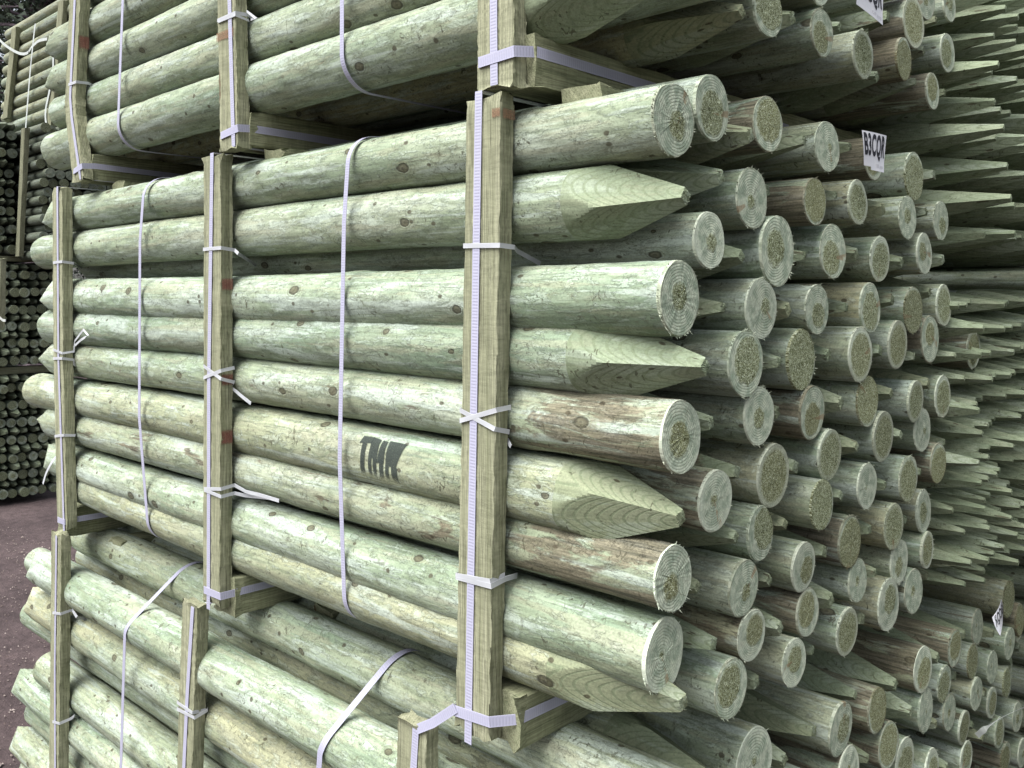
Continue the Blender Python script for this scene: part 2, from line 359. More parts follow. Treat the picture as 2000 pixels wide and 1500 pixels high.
def post_variant(seed, R, L, right, left, seg=24, nx=40, detail=False, taper=0.0, ptlen=.19, roll=0.0, tipw=.012, fuzz=1.0):
    """returns dict part name -> mesh.  local x runs from -L (left end) to 0 (right end)"""
    rnd = random.Random(seed*7+1)
    rad, axis = post_shape(seed, R, L, taper, detail)
    parts = {}
    xr = -ptlen if right == 'point' else 0.0
    clen = .055 if left == 'chamfer' else .018
    xl = -L
    xs_ = [xl + clen + (xr-(xl+clen))*((i/(nx-1))**.8) for i in range(nx)]
    # left end
    if left == 'chamfer':
        lr = [(xl, .68), (xl+clen*.35, .78), (xl+clen*.7, .89)]
    else:
        lr = [(xl, .80), (xl+clen*.3, .93), (xl+clen*.65, .985)]
    vs = []
    for x, s in lr:
        ay, az = axis(x)
        for j in range(seg):
            th = roll+2*math.pi*j/seg
            r = rad(x, th)
            if left == 'chamfer':
                q = (th-roll+.4) % (math.pi/2); q = min(q, math.pi/2-q); r = min(r, R*s*1.02/math.cos(q))
            else: r *= s
            vs.append((x+rnd.uniform(-.001, .001), ay+r*math.cos(th), az+r*math.sin(th)))
    vs += ring(xs_, seg, rad, axis, roll)
    fs = bridge(len(lr)+nx, seg)
    c = len(vs); ay, az = axis(xl); vs.append((xl-.001, ay, az))
    for j in range(seg): fs.append((c, (j+1) % seg, j))
    parts['shaft'] = mk('shaft', vs, fs, M_SHAFT, angle=32)
    if right == 'point':
        n2 = 22 if seg > 30 else 14
        d0 = R*1.0
        lim = lambda x: d0 + (tipw-d0)*((x+ptlen)/ptlen)
        xt = [-ptlen + ptlen*(i/(n2-1)) for i in range(n2)]
        v2 = []
        for i, x in enumerate(xt):
            ay, az = axis(x)
            sq = seg
            for j in range(seg):
                th = roll+2*math.pi*j/seg; r = rad(x, th)
                q = (th-roll) % (math.pi/2); q = min(q, math.pi/2-q)
                if i == 0: pass
                else: r = min(r, lim(x)/math.cos(q))
                jx = rnd.uniform(-.0012, .0006) if i == n2-1 else 0
                v2.append((x+jx, ay+r*math.cos(th), az+r*math.sin(th)))
        f2 = bridge(n2, seg)
        c = len(v2); v2.append((.001, axis(0)[0], axis(0)[1]))
        for j in range(seg): f2.append((c, (n2-1)*seg+j, (n2-1)*seg+(j+1) % seg))
        if seg > 30:
            for _ in range(16):
                th = rnd.uniform(0, 6.28); r0 = tipw*rnd.uniform(.5, 1.15); ay, az = axis(0); ln = rnd.uniform(.002, .007)
                p = Vector((-.002, ay+r0*math.cos(th), az+r0*math.sin(th))); w_ = rnd.uniform(.0006, .0018)
                i0 = len(v2); v2 += [tuple(p+Vector((0, w_, 0))), tuple(p+Vector((0, -w_, w_))), tuple(p+Vector((-.004, 0, -w_))), tuple(p+Vector((ln, rnd.uniform(-.003, .003), rnd.uniform(-.003, .003))))]
                f2 += [(i0, i0+1, i0+3), (i0+1, i0+2, i0+3), (i0+2, i0, i0+3)]
        parts['sharpened_point'] = mk('sharpened_point', v2, f2, M_POINT, angle=17)
    else:
        tl, tt = rnd.uniform(-.06, .06), rnd.uniform(0, 6.28)
        v2 = []; rings_ = [1.0, .985, .9, .7, .45, .2]
        for k, s in enumerate(rings_):
            for j in range(seg):
                th = roll+2*math.pi*j/seg; r = rad(0, th)*s
                y, z = r*math.cos(th), r*math.sin(th)
                x = .0035 + tl*(y*math.cos(tt)+z*math.sin(tt)) if k else 0
                if k > 1: x += rnd.uniform(-.0008, .0008)
                v2.append((x, y, z))
        f2 = bridge(len(rings_), seg)
        c = len(v2); v2.append((.0035, 0, 0))
        for j in range(seg): f2.append((c, (len(rings_)-1)*seg+j, (len(rings_)-1)*seg+(j+1) % seg))
        # torn fibres round the saw cut
        nf = int((14 + 75*rnd.random()**2)*fuzz) if seg >= 24 else 0
        base_t = rnd.uniform(0, 6.28)
        for _ in range(nf):
            th = base_t + rnd.gauss(0, .75)+(3.1 if rnd.random() < .12 else 0); r = rad(0, th)
            ln = .0012+.0055*rnd.random()**2.5; wd = rnd.uniform(.0003, .0012)
            dth = wd/r
            out = rnd.uniform(.2, 1.1)
            p = [(0.002, r*.985*math.cos(th-dth), r*.985*math.sin(th-dth)), (0.002, r*.985*math.cos(th+dth), r*.985*math.sin(th+dth))]
            tip = (.0035+ln*rnd.uniform(0, .8), (r+ln*out)*math.cos(th+rnd.uniform(-.05, .05)), (r+ln*out)*math.sin(th))
            i0 = len(v2); v2 += [*p, (-.002, p[0][1]*.99, p[0][2]*.99), tip]
            f2 += [(i0, i0+1, i0+3), (i0+1, i0+2, i0+3), (i0+2, i0, i0+3)]
        parts['sawn_end'] = mk('sawn_end', v2, f2, M_END, angle=40)
    return parts, rad, axis

def place_post(parts, loc, s=1.0, color=(.5, .2, .1, 1), rot=(0,0,0), name='fence_post'):
    e_ = empty(name, loc, rot, (1, s, s))
    for nm, me in parts.items(): mobj(nm, me, e_, color)
    return e_

ORD = ['zeroth','first','second','third','fourth','fifth','sixth','seventh','eighth','ninth','tenth','eleventh','twelfth','thirteenth','fourteenth','fifteenth','sixteenth','seventeenth','eighteenth','nineteenth','twentieth']
for t_ in ('twenty', 'thirty'):
    for i in range(1, 10): ORD.append(t_+'-'+ORD[i])
    if t_ == 'twenty': ORD.append('thirtieth')

RND = random.Random(11)
def rcol(stain=None, val=None, g=None):
    st = stain if stain is not None else (RND.random()**2.2)
    return (RND.random(), g if g is not None else RND.random()**3, st, val if val is not None else RND.uniform(.86, 1.08))

BUTT = [post_variant(100+i, .055, 2.41, 'butt', 'chamfer', 32, 34, False, RND.uniform(-.08, .12), roll=i*.9)[0] for i in range(12)]
POINT = [post_variant(200+i, .055, 2.41, 'point', 'butt', 32, 30, False, RND.uniform(-.05, .08), ptlen=.20+.03*(i % 3), roll=[.1, .78, -.2, .5, 0, .3, .6, -.4, .2, .9][i], tipw=.0075+.001*(i % 4))[0] for i in range(10)]

# ------------------------------------------------------------------ the three front packs
def vz(px, py, u=0.0):
    p = PU(px, py, u); return p.y, p.z
def relax(items, fixed_front, vmin, zlo, zhi, iters=120):
    for _ in range(iters):
        for i, a_ in enumerate(items):
            for b_ in items[i+1:]:
                dv, dz = b_['v']-a_['v'], b_['z']-a_['z']; d = math.hypot(dv, dz) or 1e-6
                need = a_['R']+b_['R']+.001
                if d < need:
                    k = (need-d)/d
                    wa, wb = (0 if a_.get('fix') else 1), (0 if b_.get('fix') else 1)
                    if a_['t'] == 'p' and b_['t'] == 'b': wa *= 3
                    if b_['t'] == 'p' and a_['t'] == 'b': wb *= 3
                    if wa+wb == 0: continue
                    a_['v'] -= dv*k*wa/(wa+wb)*.8; a_['z'] -= dz*k*wa/(wa+wb)*.8
                    b_['v'] += dv*k*wb/(wa+wb)*.8; b_['z'] += dz*k*wb/(wa+wb)*.8
        for a_ in items:
            if a_.get('fix'): continue
            a_['v'] = max(a_['v'], vmin+a_['R']-.056); a_['z'] = min(max(a_['z'], zlo+a_['R']), zhi-a_['R'])
            a_['v'] += (a_['v0']-a_['v'])*.03; a_['z'] += (a_['z0']-a_['z'])*.03
def fill(items, v0, v1, z0, z1, rnd, rmin=.043, rmax=.056):
    cand = [(rnd.uniform(v0, v1), rnd.uniform(z0, z1)) for _ in range(9000)]
    added = []
    for v, z in cand:
        d = min(math.hypot(v-i['v'], z-i['z'])-i['R'] for i in items)
        if d > rmin:
            it = dict(v=v, z=z, R=min(d, rmax), t='p' if rnd.random() < .6 else 'b', px=None, v0=v, z0=z)
            items.append(it); added.append(it)
    return added

def entry(px, py, h=None, t='b'):
    v, z = vz(px, py); Z = 1.342+.722*v
    R = (h/FPX*Z/2) if h else RND.uniform(.047, .054)
    return dict(v=v, z=z, R=R, t=t, px=px, v0=v, z0=z)

main_b = [(1388,205,130),(1497,245,110),(1613,287,100),(1783,348,95),(1466,391,118),(1589,394,93),(1673,395,88),(1770,423,84),(1835,430,76),(1383,469,112),(1516,498,140),(1624,491,107),(1716,506,89),(1803,503,80),(1484,606,119),(1593,604,98),(1697,601,98),(1781,615,91),(1841,594,82),(1454,713,130),(1563,710,122),(1678,697,107),(1751,672,96),(1814,661,93),(1899,683,75),(1480,815,115),(1584,799,108),(1692,778,101),(1786,776,82),(1839,774,82),(1723,858,100),(1799,855,84),(1830,900,79),(1618,894,101),(1508,935,126),(1772,940,91),(1395,978,121),(1691,966,89),(1603,994,98),(1743,1022,89),(1802,1006,82),(1809,1060,72),(1483,1052,105),(1657,1059,101),(1754,1099,86),(1567,1115,98),(1673,1130,84),(1782,1157,86),(1450,1153,112),(1733,1192,101),(1575,1190,93),(1652,1225,93),(1465,1237,101),(1548,1283,93),(1425,1342,117),(1704,309,84)]
main_p = [(1466,262),(1571,276),(1660,283),(1408,341),(1632,378),(1725,409),(1825,341),(1809,427),(1449,497),(1571,499),(1673,497),(1762,513),(1842,507),(1412,592),(1540,613),(1653,603),(1743,598),(1816,561),(1522,713),(1618,694),(1720,682),(1785,697),(1519,802),(1643,788),(1741,778),(1814,743),(1389,827),(1554,904),(1674,879),(1760,851),(1844,879),(1440,921),(1729,947),(1797,926),(1643,975),(1534,1017),(1438,1045),(1699,1038),(1769,1017),(1611,1080),(1503,1139),(1363,1153),(1624,1153),(1709,1118),(1811,1132),(1524,1216),(1685,1206),(1587,1258),(1394,1255),(1478,1318),(1872,1146)]
front_main = [ # px,py of right end, kind, R, left px
 (1313,235,'b',.0548,90,.36),(1340,383,'p',.0575,68,.15),(1325,583,'b',.0567,88,.1),(1378,716,'p',.0575,82,.1),(1328,853,'b',.0535,84,.72),
 (1330,1012,'p',.0600,53,.05),(1312,1128,'b',.0480,78,.9),(1295,1278,'b',.0550,90,.1),(1335,1373,'p',.0540,140,.3)]

ALL = []
def pack_labels(items, pack, z0, pitch):
    rows = {}
    for it in items:
        rows.setdefault(max(1, int(round((z0-it['z'])/pitch))+1), []).append(it)
    for r_, l in rows.items():
        l.sort(key=lambda q: q['v'])
        for k, it in enumerate(l):
            kd = 'sawn end' if it['t'] == 'b' else 'sharpened end'
            if pack == 'middle':
                it['lab'] = f"green round post with {kd}, {ORD[k+1]} from the corner, {ORD[r_]} layer down, middle pack"
            else:
                it['lab'] = f"green round post with {kd}, {ORD[k+1]} from the corner, {ORD[r_]} layer down, {pack} pack"

def build_pack(items, pack, group):
    for it in items:
        if it.get('obj') is not None: continue
        rnd = random.Random(int(it['v']*1e4)+int(it['z']*1e4)*7)
        if it['t'] == 'b': parts = BUTT[rnd.randrange(len(BUTT))]
        else: parts = POINT[rnd.randrange(len(POINT))]
        u = rnd.uniform(-.04, .02)
        if it.get('px'):
            u = u_at(it['px'], it['v']); u = max(-.09, min(.07 if it['t'] == 'b' else .13, u))
        else: u = rnd.uniform(-.10, -.02)
        o = place_post(parts, (u, it['v'], it['z']), it['R']/.055, rcol(), (rnd.uniform(-.3, .3) if it['t'] == 'b' else rnd.uniform(-.12, .12), 0, rnd.uniform(-.004, .004)))
        tag(o, it['lab'], 'fence post', group)

# ---- middle pack
items = []
rows_front = []
for i, (px, py, t, R, lpx, st) in enumerate(front_main):
    p = PV(px, py, 0.0)
    it = dict(v=0.0, z=p.z, R=R, t=t, px=px, v0=0, z0=p.z, fix=True, front=i)
    u0 = p.x; u1 = PV(lpx+23, 577, 0.0).x
    L = u0-u1
    tp = [0.02, -.02, .03, .0, .0, -.03, .12, .0, 0][i]
    if t == 'b': parts, rad, axis = post_variant(500+i, R, L, 'butt', 'chamfer', 96, 190, True, tp, roll=i*.7)
    else: parts, rad, axis = post_variant(500+i, R, L, 'point', 'butt', 96, 180, True, tp, ptlen=[0,.195,0,.215,0,.20,0,0,.22][i], roll=0, tipw=.0095)
    col = (RND.random(), [.15,.2,.05,.0,.25,.55,.3,.1,.7][i], st, [1.0,.98,1.04,.96,1.02,1.0,.95,1.02,.93][i])
    # facets: a corner faces the camera so that an edge runs along the side of the point
    o = place_post(parts, (u0, 0, p.z), 1.0, col, ((math.pi/4+[0,.22,0,0,0,-.42,0,0,-.55][i] if t == 'p' else 0), 0, 0))
    it['obj'] = o; it['rad'] = rad; it['axis'] = axis; it['col'] = col
    items.append(it); rows_front.append(it)
for a_ in main_b: items.append(entry(*a_))
for a_ in main_p: items.append(entry(a_[0], a_[1], None, 'p'))
MZ = EYE-.745
relax(items, True, 0.0, MZ+.035, MZ+1.09)
fill(items, .07, 1.20, MZ+.09, MZ+.98, random.Random(5))
pack_labels(items, 'middle', EYE+.259, .112)
front_lab = ['thick top post with pale sawn end at the near corner of the middle pack',
 'sharpened post directly under the topmost front post of the middle pack, dark worn ring',
 'pale thick post with big sawn end, third front post down in middle pack',
 'smooth post with long ringed point, fourth front post down in middle pack',
 'cream post with dark brown stain by its sawn end, fifth on the middle pack front',
 'yellowish sharpened post stencilled with black letters on the middle pack front',
 'slim post with reddish torn bark stripe and brown sawn end on the middle pack front',
 'thick pale post with ragged green-brown sawn end, eighth front post of middle pack',
 'yellow-brown sharpened lowest front post lying on the bearer of the middle pack']
for it, lb in zip(rows_front, front_lab):
    tag(it['obj'], lb, 'fence post', 'posts in the middle pack')
build_pack(items, 'middle', 'posts in the middle pack')
MAIN = items

# ---- top pack
TZ = MZ+1.08
items = []
top_front = [(.476,'b_',.062,95,'p',1290,.5,.95),(.592,'p',.056,107,'p',1250,.1,1.0),(.700,'b',.055,98,'b',1330,.1,1.0),(.812,'b',.060,100,'b',1330,.75,.9),(.922,'p',.056,172,'p',1320,.2,1.0),(1.032,'b',.055,172,'b',1320,.2,1.0),(1.142,'b',.055,172,'b',1320,.2,1.0)]
for i, (z, _, R, lpx, t, px, st, val) in enumerate(top_front):
    u0 = PV(px, 577, 0.0).x; L = u0-PV(lpx+20, 577, 0.0).x
    if t == 'p': parts, rad, axis = post_variant(600+i, R, L, 'point', 'butt', 96, 170, True, 0, ptlen=.24, roll=.1, tipw=.014)
    else: parts, rad, axis = post_variant(600+i, R, L, 'butt', 'chamfer', 72, 120, True, 0)
    o = place_post(parts, (u0, 0, EYE+z), 1.0, (RND.random(), .2, st, val), ((math.pi/4 if t == 'p' else 0), 0, 0))
    items.append(dict(v=0, z=EYE+z, R=R, t=t, px=px, v0=0, z0=EYE+z, fix=True, obj=o))
    tag(o, ['dark ticked lowest post on the front of the top pack, resting on its bearers','second lowest post on the front of the top pack, pale and scaly','third lowest front post of the top pack, pale green','fourth lowest front post of the top pack with rough dark left end','fifth lowest front post of the top pack','sixth lowest front post of the top pack','uppermost front post of the top pack'][i], 'fence post', 'posts in the top pack')
top_b = [(1447,14,100),(1497,28,115),(1603,61,94),(1683,92,94),(1782,45,100),(1763,114,84),(1848,96,75),(1819,177,72),(1807,12,85),(1852,10,70),(1597,-40,96),(1697,5,80),(1560,-60,90),(1750,-40,85),(1400,-60,110)]
top_p = [(1548,12),(1694,52),(1735,28),(1713,110),(1787,150),(1804,90),(1828,35),(1845,170),(1640,70),(1450,60)]
for a_ in top_b: items.append(entry(*a_))
for a_ in top_p: items.append(entry(a_[0], a_[1], None, 'p'))
relax(items, True, 0.0, TZ+.075, TZ+1.2)
fill(items, .05, 1.25, TZ+.12, TZ+.45, random.Random(6))
pack_labels(items, 'top', EYE+.922, .112)
build_pack(items, 'top', 'posts in the top pack')

# ---- bottom pack
BZ = MZ-1.08
items = []
low_front = [  # v, z(rel), R, left px, kind, stain, g
 (.075,-.800,.055,135,'b',.15,.35),(-.015,-.915,.058,58,'b',.1,.1),(.0,-1.050,.057,52,'b',.1,.85),(.085,-.985,.050,48,'p',.1,.2),(.05,-1.150,.053,42,'p',.1,.15),
 (.0,-1.255,.055,70,'p',.1,.3),(.0,-1.365,.056,27,'b',.05,.1),(.04,-1.470,.054,52,'p',.2,.1),(.0,-1.575,.055,22,'b',.2,.4),(.0,-1.68,.054,30,'b',.2,.4)]
lab_low = ['yellowish-green post lying on top of the bottom pack just behind its battens','thick pale post along the top front edge of the bottom pack',
 'yellow post, second large one down the front of the bottom pack','recessed greenish post between the pale and yellow front posts of the bottom pack',
 'recessed post just under the yellow post of the bottom pack','middle front post of the bottom pack behind the short left batten','pale bluish post sticking out farthest left from the bottom pack',
 'green post below the farthest-left one in the bottom pack','second lowest front post of the bottom pack','lowest front post of the bottom pack']
for i, (v, z, R, lpx, t, st, g_) in enumerate(low_front):
    L = 2.52; u0 = PV(lpx+25, 577, v).x + L
    if t == 'p': parts, rad, axis = post_variant(700+i, R, L, 'point', 'butt', 80, 150, True, 0, ptlen=.2)
    else: parts, rad, axis = post_variant(700+i, R, L, 'butt', 'chamfer', 96, 180, True, 0)
    o = place_post(parts, (u0, v, EYE+z), 1.0, (RND.random(), g_, st, [1, 1.05, 1.03, .95, .98, 1, 1.04, 1, 1, 1][i]))
    items.append(dict(v=v, z=EYE+z, R=R, t=t, px=1300, v0=v, z0=EYE+z, fix=True, obj=o))
    tag(o, lab_low[i], 'fence post', 'posts in the bottom pack')
low_b = [(1470,1480,140),(1640,1425,105),(1711,1388,88),(1800,1311,88),(1862,1269,72),(1907,1232,68),(1898,1297,66),(1936,1307,62),(1842,1335,72),(1852,1385,70),(1881,1427,66),(1885,1470,66),(1765,1475,88),(1806,1388,82),(1733,1455,90),(1655,1500,95),(1818,1475,78),(1935,1370,60),(1965,1330,56),(1950,1430,60),(1985,1400,56),(1905,1350,62),(1575,1560,110),(1970,1260,62),(1962,1480,60),(1995,1470,56),(1990,1210,62),(1968,1170,70)]
low_p = [(1884,1241),(1832,1310),(1750,1339),(1671,1377),(1590,1458),(1533,1486),(1780,1409),(1695,1479),(1865,1340),(1900,1395),(1828,1437),(1925,1335),(1850,1500),(1940,1260),(1975,1290),(1920,1440),(1400,1480)]
for a_ in low_b: items.append(entry(*a_))
for a_ in low_p: items.append(entry(a_[0], a_[1], None, 'p'))
relax(items, True, -.02, BZ+.08, BZ+1.08)
fill(items, .09, 1.95, BZ+.42, BZ+.98, random.Random(8))
pack_labels(items, 'bottom', EYE-.80, .112)
build_pack(items, 'bottom', 'posts in the bottom pack')

# ------------------------------------------------------------------ timber: battens, bearers, dunnage boards
def timber(name, rows, mat, color, axis='z', parent=None, rough=.0019, seed=0, nseg=60):
    """rows: list of 2+ stations (centre Vector, half-a Vector, half-b Vector); box swept through them, slightly rough"""
    rnd = random.Random(seed); vs = []; fs = []
    st = []
    for k in range(nseg+1):
        t = k/nseg*(len(rows)-1); i = min(int(t), len(rows)-2); f = t-i
        st.append([rows[i][q].lerp(rows[i+1][q], f) for q in range(3)])
    o = st[0][0].copy()
    prof = [(-1,-.94),(-.97,-1),(-.33,-1),(.33,-1),(.97,-1),(1,-.94),(1,0),(1,.94),(.97,1),(.33,1),(-.33,1),(-.97,1),(-1,.94),(-1,0)]
    n = len(prof)
    for k, (c, A, B) in enumerate(st):
        for j, (p, q) in enumerate(prof):
            jit = Vector((rnd.uniform(-1, 1), rnd.uniform(-1, 1), rnd.uniform(-1, 1)))*rough
            w1 = noise.noise((k*.35+seed, j*1.7, 0))*rough*1.5
            end = jit*2.5 if k in (0, nseg) else Vector((0,0,0))
            vs.append(tuple(c-o+A*p+B*q+jit*.5+end+A.normalized()*w1))
    for k in range(nseg):
        for j in range(n):
            fs.append((k*n+j, k*n+(j+1) % n, (k+1)*n+(j+1) % n, (k+1)*n+j))
    fs.append(tuple(range(n))[::-1]); fs.append(tuple(nseg*n+j for j in range(n)))
    me = mk(name, vs, fs, mat, angle=40)
    bm = bmesh.new(); bm.from_mesh(me); bmesh.ops.recalc_face_normals(bm, faces=bm.faces); bm.to_mesh(me); bm.free()
    ob = mobj(name, me, parent, color); ob.location = o
    return ob

VF = -.0875     # plane of the batten fronts
BT = .030       # batten thickness
def batten(pts, width, label, group, seed, val=1.0, g_=.3, vf=VF):
    """pts: pixel stations of the right-hand front arris"""
    rows = []
    for (px, py) in pts:
        p = PV(px, py, vf); rows.append((Vector((p.x-width/2, vf+BT/2, p.z)), Vector((width/2, 0, 0)), Vector((0, BT/2, 0))))
    e_ = timber('batten', rows, M_BATTEN, (random.Random(seed).random(), g_, 0, val), seed=seed, nseg=70)
    tag(e_, label, 'batten', group); return e_
GB = 'battens strapped upright against the packs'
b_mf = batten([(979,181),(968,800),(954,1450)], .080, 'tall upright batten nearest the camera on the middle pack, brown knot near its top', GB, 3)
b_mm = batten([(431,301),(431,740),(429,1188)], .080, 'upright batten of the middle pack with red paint marks on its side', GB, 4, .97)
b_ml = batten([(121,366),(123,700),(131,1035)], .078, 'leftmost upright batten of the middle pack with a looped white tie', GB, 5, 1.05)
b_tf = batten([(1003,-420),(1003,-100),(1003,166)], .083, 'upright batten above the near one, at the front of the top pack', GB, 6, 1.1)
b_tm = batten([(457,-300),(459,0),(465,286)], .080, 'upright batten of the top pack with a brown smudge, second from left', GB, 7, 1.05)
b_tl = batten([(160,-160),(156,0),(147,190),(149,230),(163,350)], .080, 'bent leftmost batten of the top pack with two red marks', GB, 8, 1.08)
b_lf = batten([(832,1424),(828,1700),(824,2100)], .078, 'notched batten top of the bottom pack below the near batten', GB, 9)
b_lm = batten([(386,1186),(378,1400),(366,1850)], .076, 'middle batten of the bottom pack standing under the red-marked batten', GB, 10)
b_ll = batten([(119,1047),(117,1300),(113,1600)], .078, 'left batten of the bottom pack leaning against yellow and pale posts', GB, 11, 1.03)

def bearer(u, v0, v1, z0, z1, wu, label, seed, name='bearer', group='bearers under the packs', val=1.0):
    rows = [(Vector((u, v, (z0+z1)/2)), Vector((wu/2, 0, 0)), Vector((0, 0, (z1-z0)/2))) for v in (v0, v1)]
    e_ = timber(name, rows, M_BEARER, (random.Random(seed).random(), .4, 0, val), seed=seed)
    tag(e_, label, 'bearer' if name == 'bearer' else 'board', group); return e_
packs = [('middle', MZ, [(-.300, 'near'), (-1.20, 'second'), (-2.20, 'left')]), ('top', TZ, [(-.262, 'near'), (-1.13, 'second'), (-2.02, 'left')]), ('bottom', BZ, [(-.50, 'near'), (-1.35, 'second'), (-2.2, 'left')])]
for nm, z, bs in packs:
    for k, (u, w_) in enumerate(bs):
        bearer(u, VF+BT+.001, 1.3, z+.002, z+(.088 if nm != 'top' else .082), .084, f"square bearer beam under the {nm} pack behind its {w_} batten", 20+k+int(z*10))
# thin boards between the packs
bearer(-.170, -.005, 1.2, TZ-.034, TZ-.003, .085, 'thin frayed board on the middle pack under the near bearer of the top pack', 31, 'dunnage_board', 'thin boards laid between packs')
bearer(-1.055, -.02, 1.2, TZ-.034, TZ-.003, .08, 'thin board lying on the middle pack beside its red-marked batten', 32, 'dunnage_board', 'thin boards laid between packs')
bearer(-1.93, .0, 1.2, TZ-.034, TZ-.003, .08, 'thin dark board on the middle pack near its left batten', 33, 'dunnage_board', 'thin boards laid between packs')
bearer(-2.03, .03, 1.2, MZ-.030, MZ, .08, 'thin board on top of the bottom pack near the left battens', 34, 'dunnage_board', 'thin boards laid between packs')
bearer(-1.06, .12, 1.2, MZ-.030, MZ, .08, 'thin board on the bottom pack right of the red-marked batten', 35, 'dunnage_board', 'thin boards laid between packs')

# ------------------------------------------------------------------ straps
def catmull(P, n):
    out = []
    for i in range(len(P)-1):
        p0, p1, p2, p3 = P[max(i-1, 0)], P[i], P[i+1], P[min(i+2, len(P)-1)]
        for k in range(n):
            t = k/n
            out.append(.5*((2*p1)+(p2-p0)*t+(2*p0-5*p1+4*p2-p3)*t*t+(3*p1-p0-3*p2+p3)*t**3))
    out.append(P[-1].copy()); return out
def ribbon(name, pts, wdirs, width, mat, thick=.0009, sub=1, smooth=False, parent=None):
    """pts: Vectors, wdirs: one Vector or a list; sharp polyline unless smooth"""
    if not isinstance(wdirs, list): wdirs = [wdirs]*len(pts)
    if smooth: P = catmull(pts, 8); W = catmull(wdirs, 8)
    else:
        P, W = [], []
        for i in range(len(pts)-1):
            n = max(1, int((pts[i+1]-pts[i]).length/.03))
            for k in range(n): P.append(pts[i].lerp(pts[i+1], k/n)); W.append(wdirs[i].lerp(wdirs[i+1], k/n))
        P.append(pts[-1]); W.append(wdirs[-1])
    vs, fs, uvs = [], [], []; L = 0; o = P[0].copy()
    for i, p in enumerate(P):
        if i: L += (p-P[i-1]).length
        t = (P[min(i+1, len(P)-1)]-P[max(i-1, 0)]).normalized()
        wv = W[i]-t*W[i].dot(t); wv.normalize(); nn = t.cross(wv)*(thick/2); wv = wv*(width/2)
        for s in (wv+nn, wv-nn, -wv-nn, -wv+nn): vs.append(tuple(p-o+s))
        uvs.append(L)
    for i in range(len(P)-1):
        for j in range(4): fs.append((i*4+j, i*4+(j+1) % 4, i*4+4+(j+1) % 4, i*4+4+j))
    fs.append((3, 2, 1, 0)); k = (len(P)-1)*4; fs.append((k, k+1, k+2, k+3))
    me = mk(name, vs, fs, mat, smooth=True, angle=35)
    uvl = me.uv_layers.new(name='uv')
    uu = [1, 1, 0, 0]
    for lp in me.loops:
        vi = lp.vertex_index; uvl.data[lp.index].uv = (uu[vi % 4], uvs[vi//4])
    ob = mobj(name, me, parent); ob.location = o; return ob
UX, UZ, UY = Vector((1,0,0)), Vector((0,0,1)), Vector((0,1,0))
GS = 'woven lilac-white straps round the packs'
VS = VF-.0022
def vstrap(pts, label, w=.0165, over=None, foot=None):
    P = [PV(px, py, VS) for px, py in pts]
    if over is not None:   # over the top of the batten and back across the pack
        top = P[0]; P = [Vector((top.x, over, top.z+.0025)), Vector((top.x, VS, top.z+.0025))] + [Vector((P[0].x, VS, P[0].z-.001))]+P[1:]
    if foot is not None:
        b_ = P[-1]; P = P + [Vector((b_.x, foot, b_.z-.002))]
    o = ribbon('strap', P, UX, w, M_STRAP); tag(o, label, 'strap', GS)
vstrap([(935,181),(925,800),(914,1452)], 'woven strap running down the face of the near batten of the middle pack', over=1.1)
vstrap([(414,301),(408,740),(407,1190)], 'woven strap down the face of the red-marked middle batten', .0150, over=1.1)
vstrap([(112,366),(114,700),(125,1037)], 'woven strap down the leftmost batten of the middle pack', .013, over=1.1)
vstrap([(963,-420),(964,60),(965,166)], 'woven strap down the near batten of the top pack', .0165, foot=.1)
vstrap([(448,-300),(448,0),(456,286)], 'woven strap down the second batten of the top pack', .015, foot=.1)
vstrap([(147,-160),(146,0),(137,190),(140,230),(157,350)], 'woven strap down the bent left batten of the top pack', .015, foot=.1)
vstrap([(812,1425),(802,1600),(790,2000)], 'woven strap down the face of the notched batten of the bottom pack', .0165)
vstrap([(376,1188),(366,1350),(345,1800)], 'woven strap down the middle batten of the bottom pack', .015, over=1.0)
vstrap([(110,1048),(107,1300),(108,1600)], 'woven strap down the left batten of the bottom pack', .012, over=1.0)
# strap leading over the notched batten to the near batten foot
P = [PV(889,1383,VS-.003), PV(845,1412,VS-.004), PV(815,1424,VS-.001)]
tag(ribbon('strap', P, [UZ, (UZ+UX*.2), UX*.7+UZ*.7], .0165, M_STRAP), 'strap slanting from the near batten foot down to the notched batten top', 'strap', GS)
# bottom straps: round the batten foot and along the side of the bearer
def footstrap(pl, pr, u_b, z_end, v_end, label, w=.018, bearer_u=None):
    a_ = PV(*pl, VS-.001); b_ = PV(*pr, VS-.001)
    ub = bearer_u+.0435
    c_ = Vector((max(b_.x+.0015, ub), VF+BT+.004, b_.z+.003))
    d_ = Vector((ub, v_end, z_end))
    P = [Vector((a_.x-.004, VF+.02, a_.z)), Vector((a_.x-.002, VS-.001, a_.z)), Vector((b_.x+.001, VS-.001, b_.z)), c_, d_]
    o = ribbon('strap', P, UZ, w, M_STRAP); tag(o, label, 'strap', GS)
footstrap((888,1388),(955,1410), 0, MZ+.045, .75, 'strap wrapped round the near batten foot and along the bearer under the middle pack', bearer_u=-.300)
footstrap((399,1152),(430,1165), 0, MZ+.055, .6, 'strap wrapped round the red-marked batten foot and its bearer', .017, -1.20)
footstrap((113,1015),(126,1020), 0, MZ+.05, .55, 'strap wrapped round the left batten foot and its bearer, middle pack', .017, -2.20)
footstrap((936,122),(1003,100), 0, TZ+.045, .8, 'strap wrapped round the near batten foot and bearer of the top pack', .018, -.262)
footstrap((432,265),(464,250), 0, TZ+.035, .7, 'strap wrapped round the second batten foot and bearer of the top pack', .017, -1.13)
footstrap((144,335),(160,324), 0, TZ+.03, .6, 'strap wrapped round the bent batten foot and bearer of the top pack', .016, -2.02)

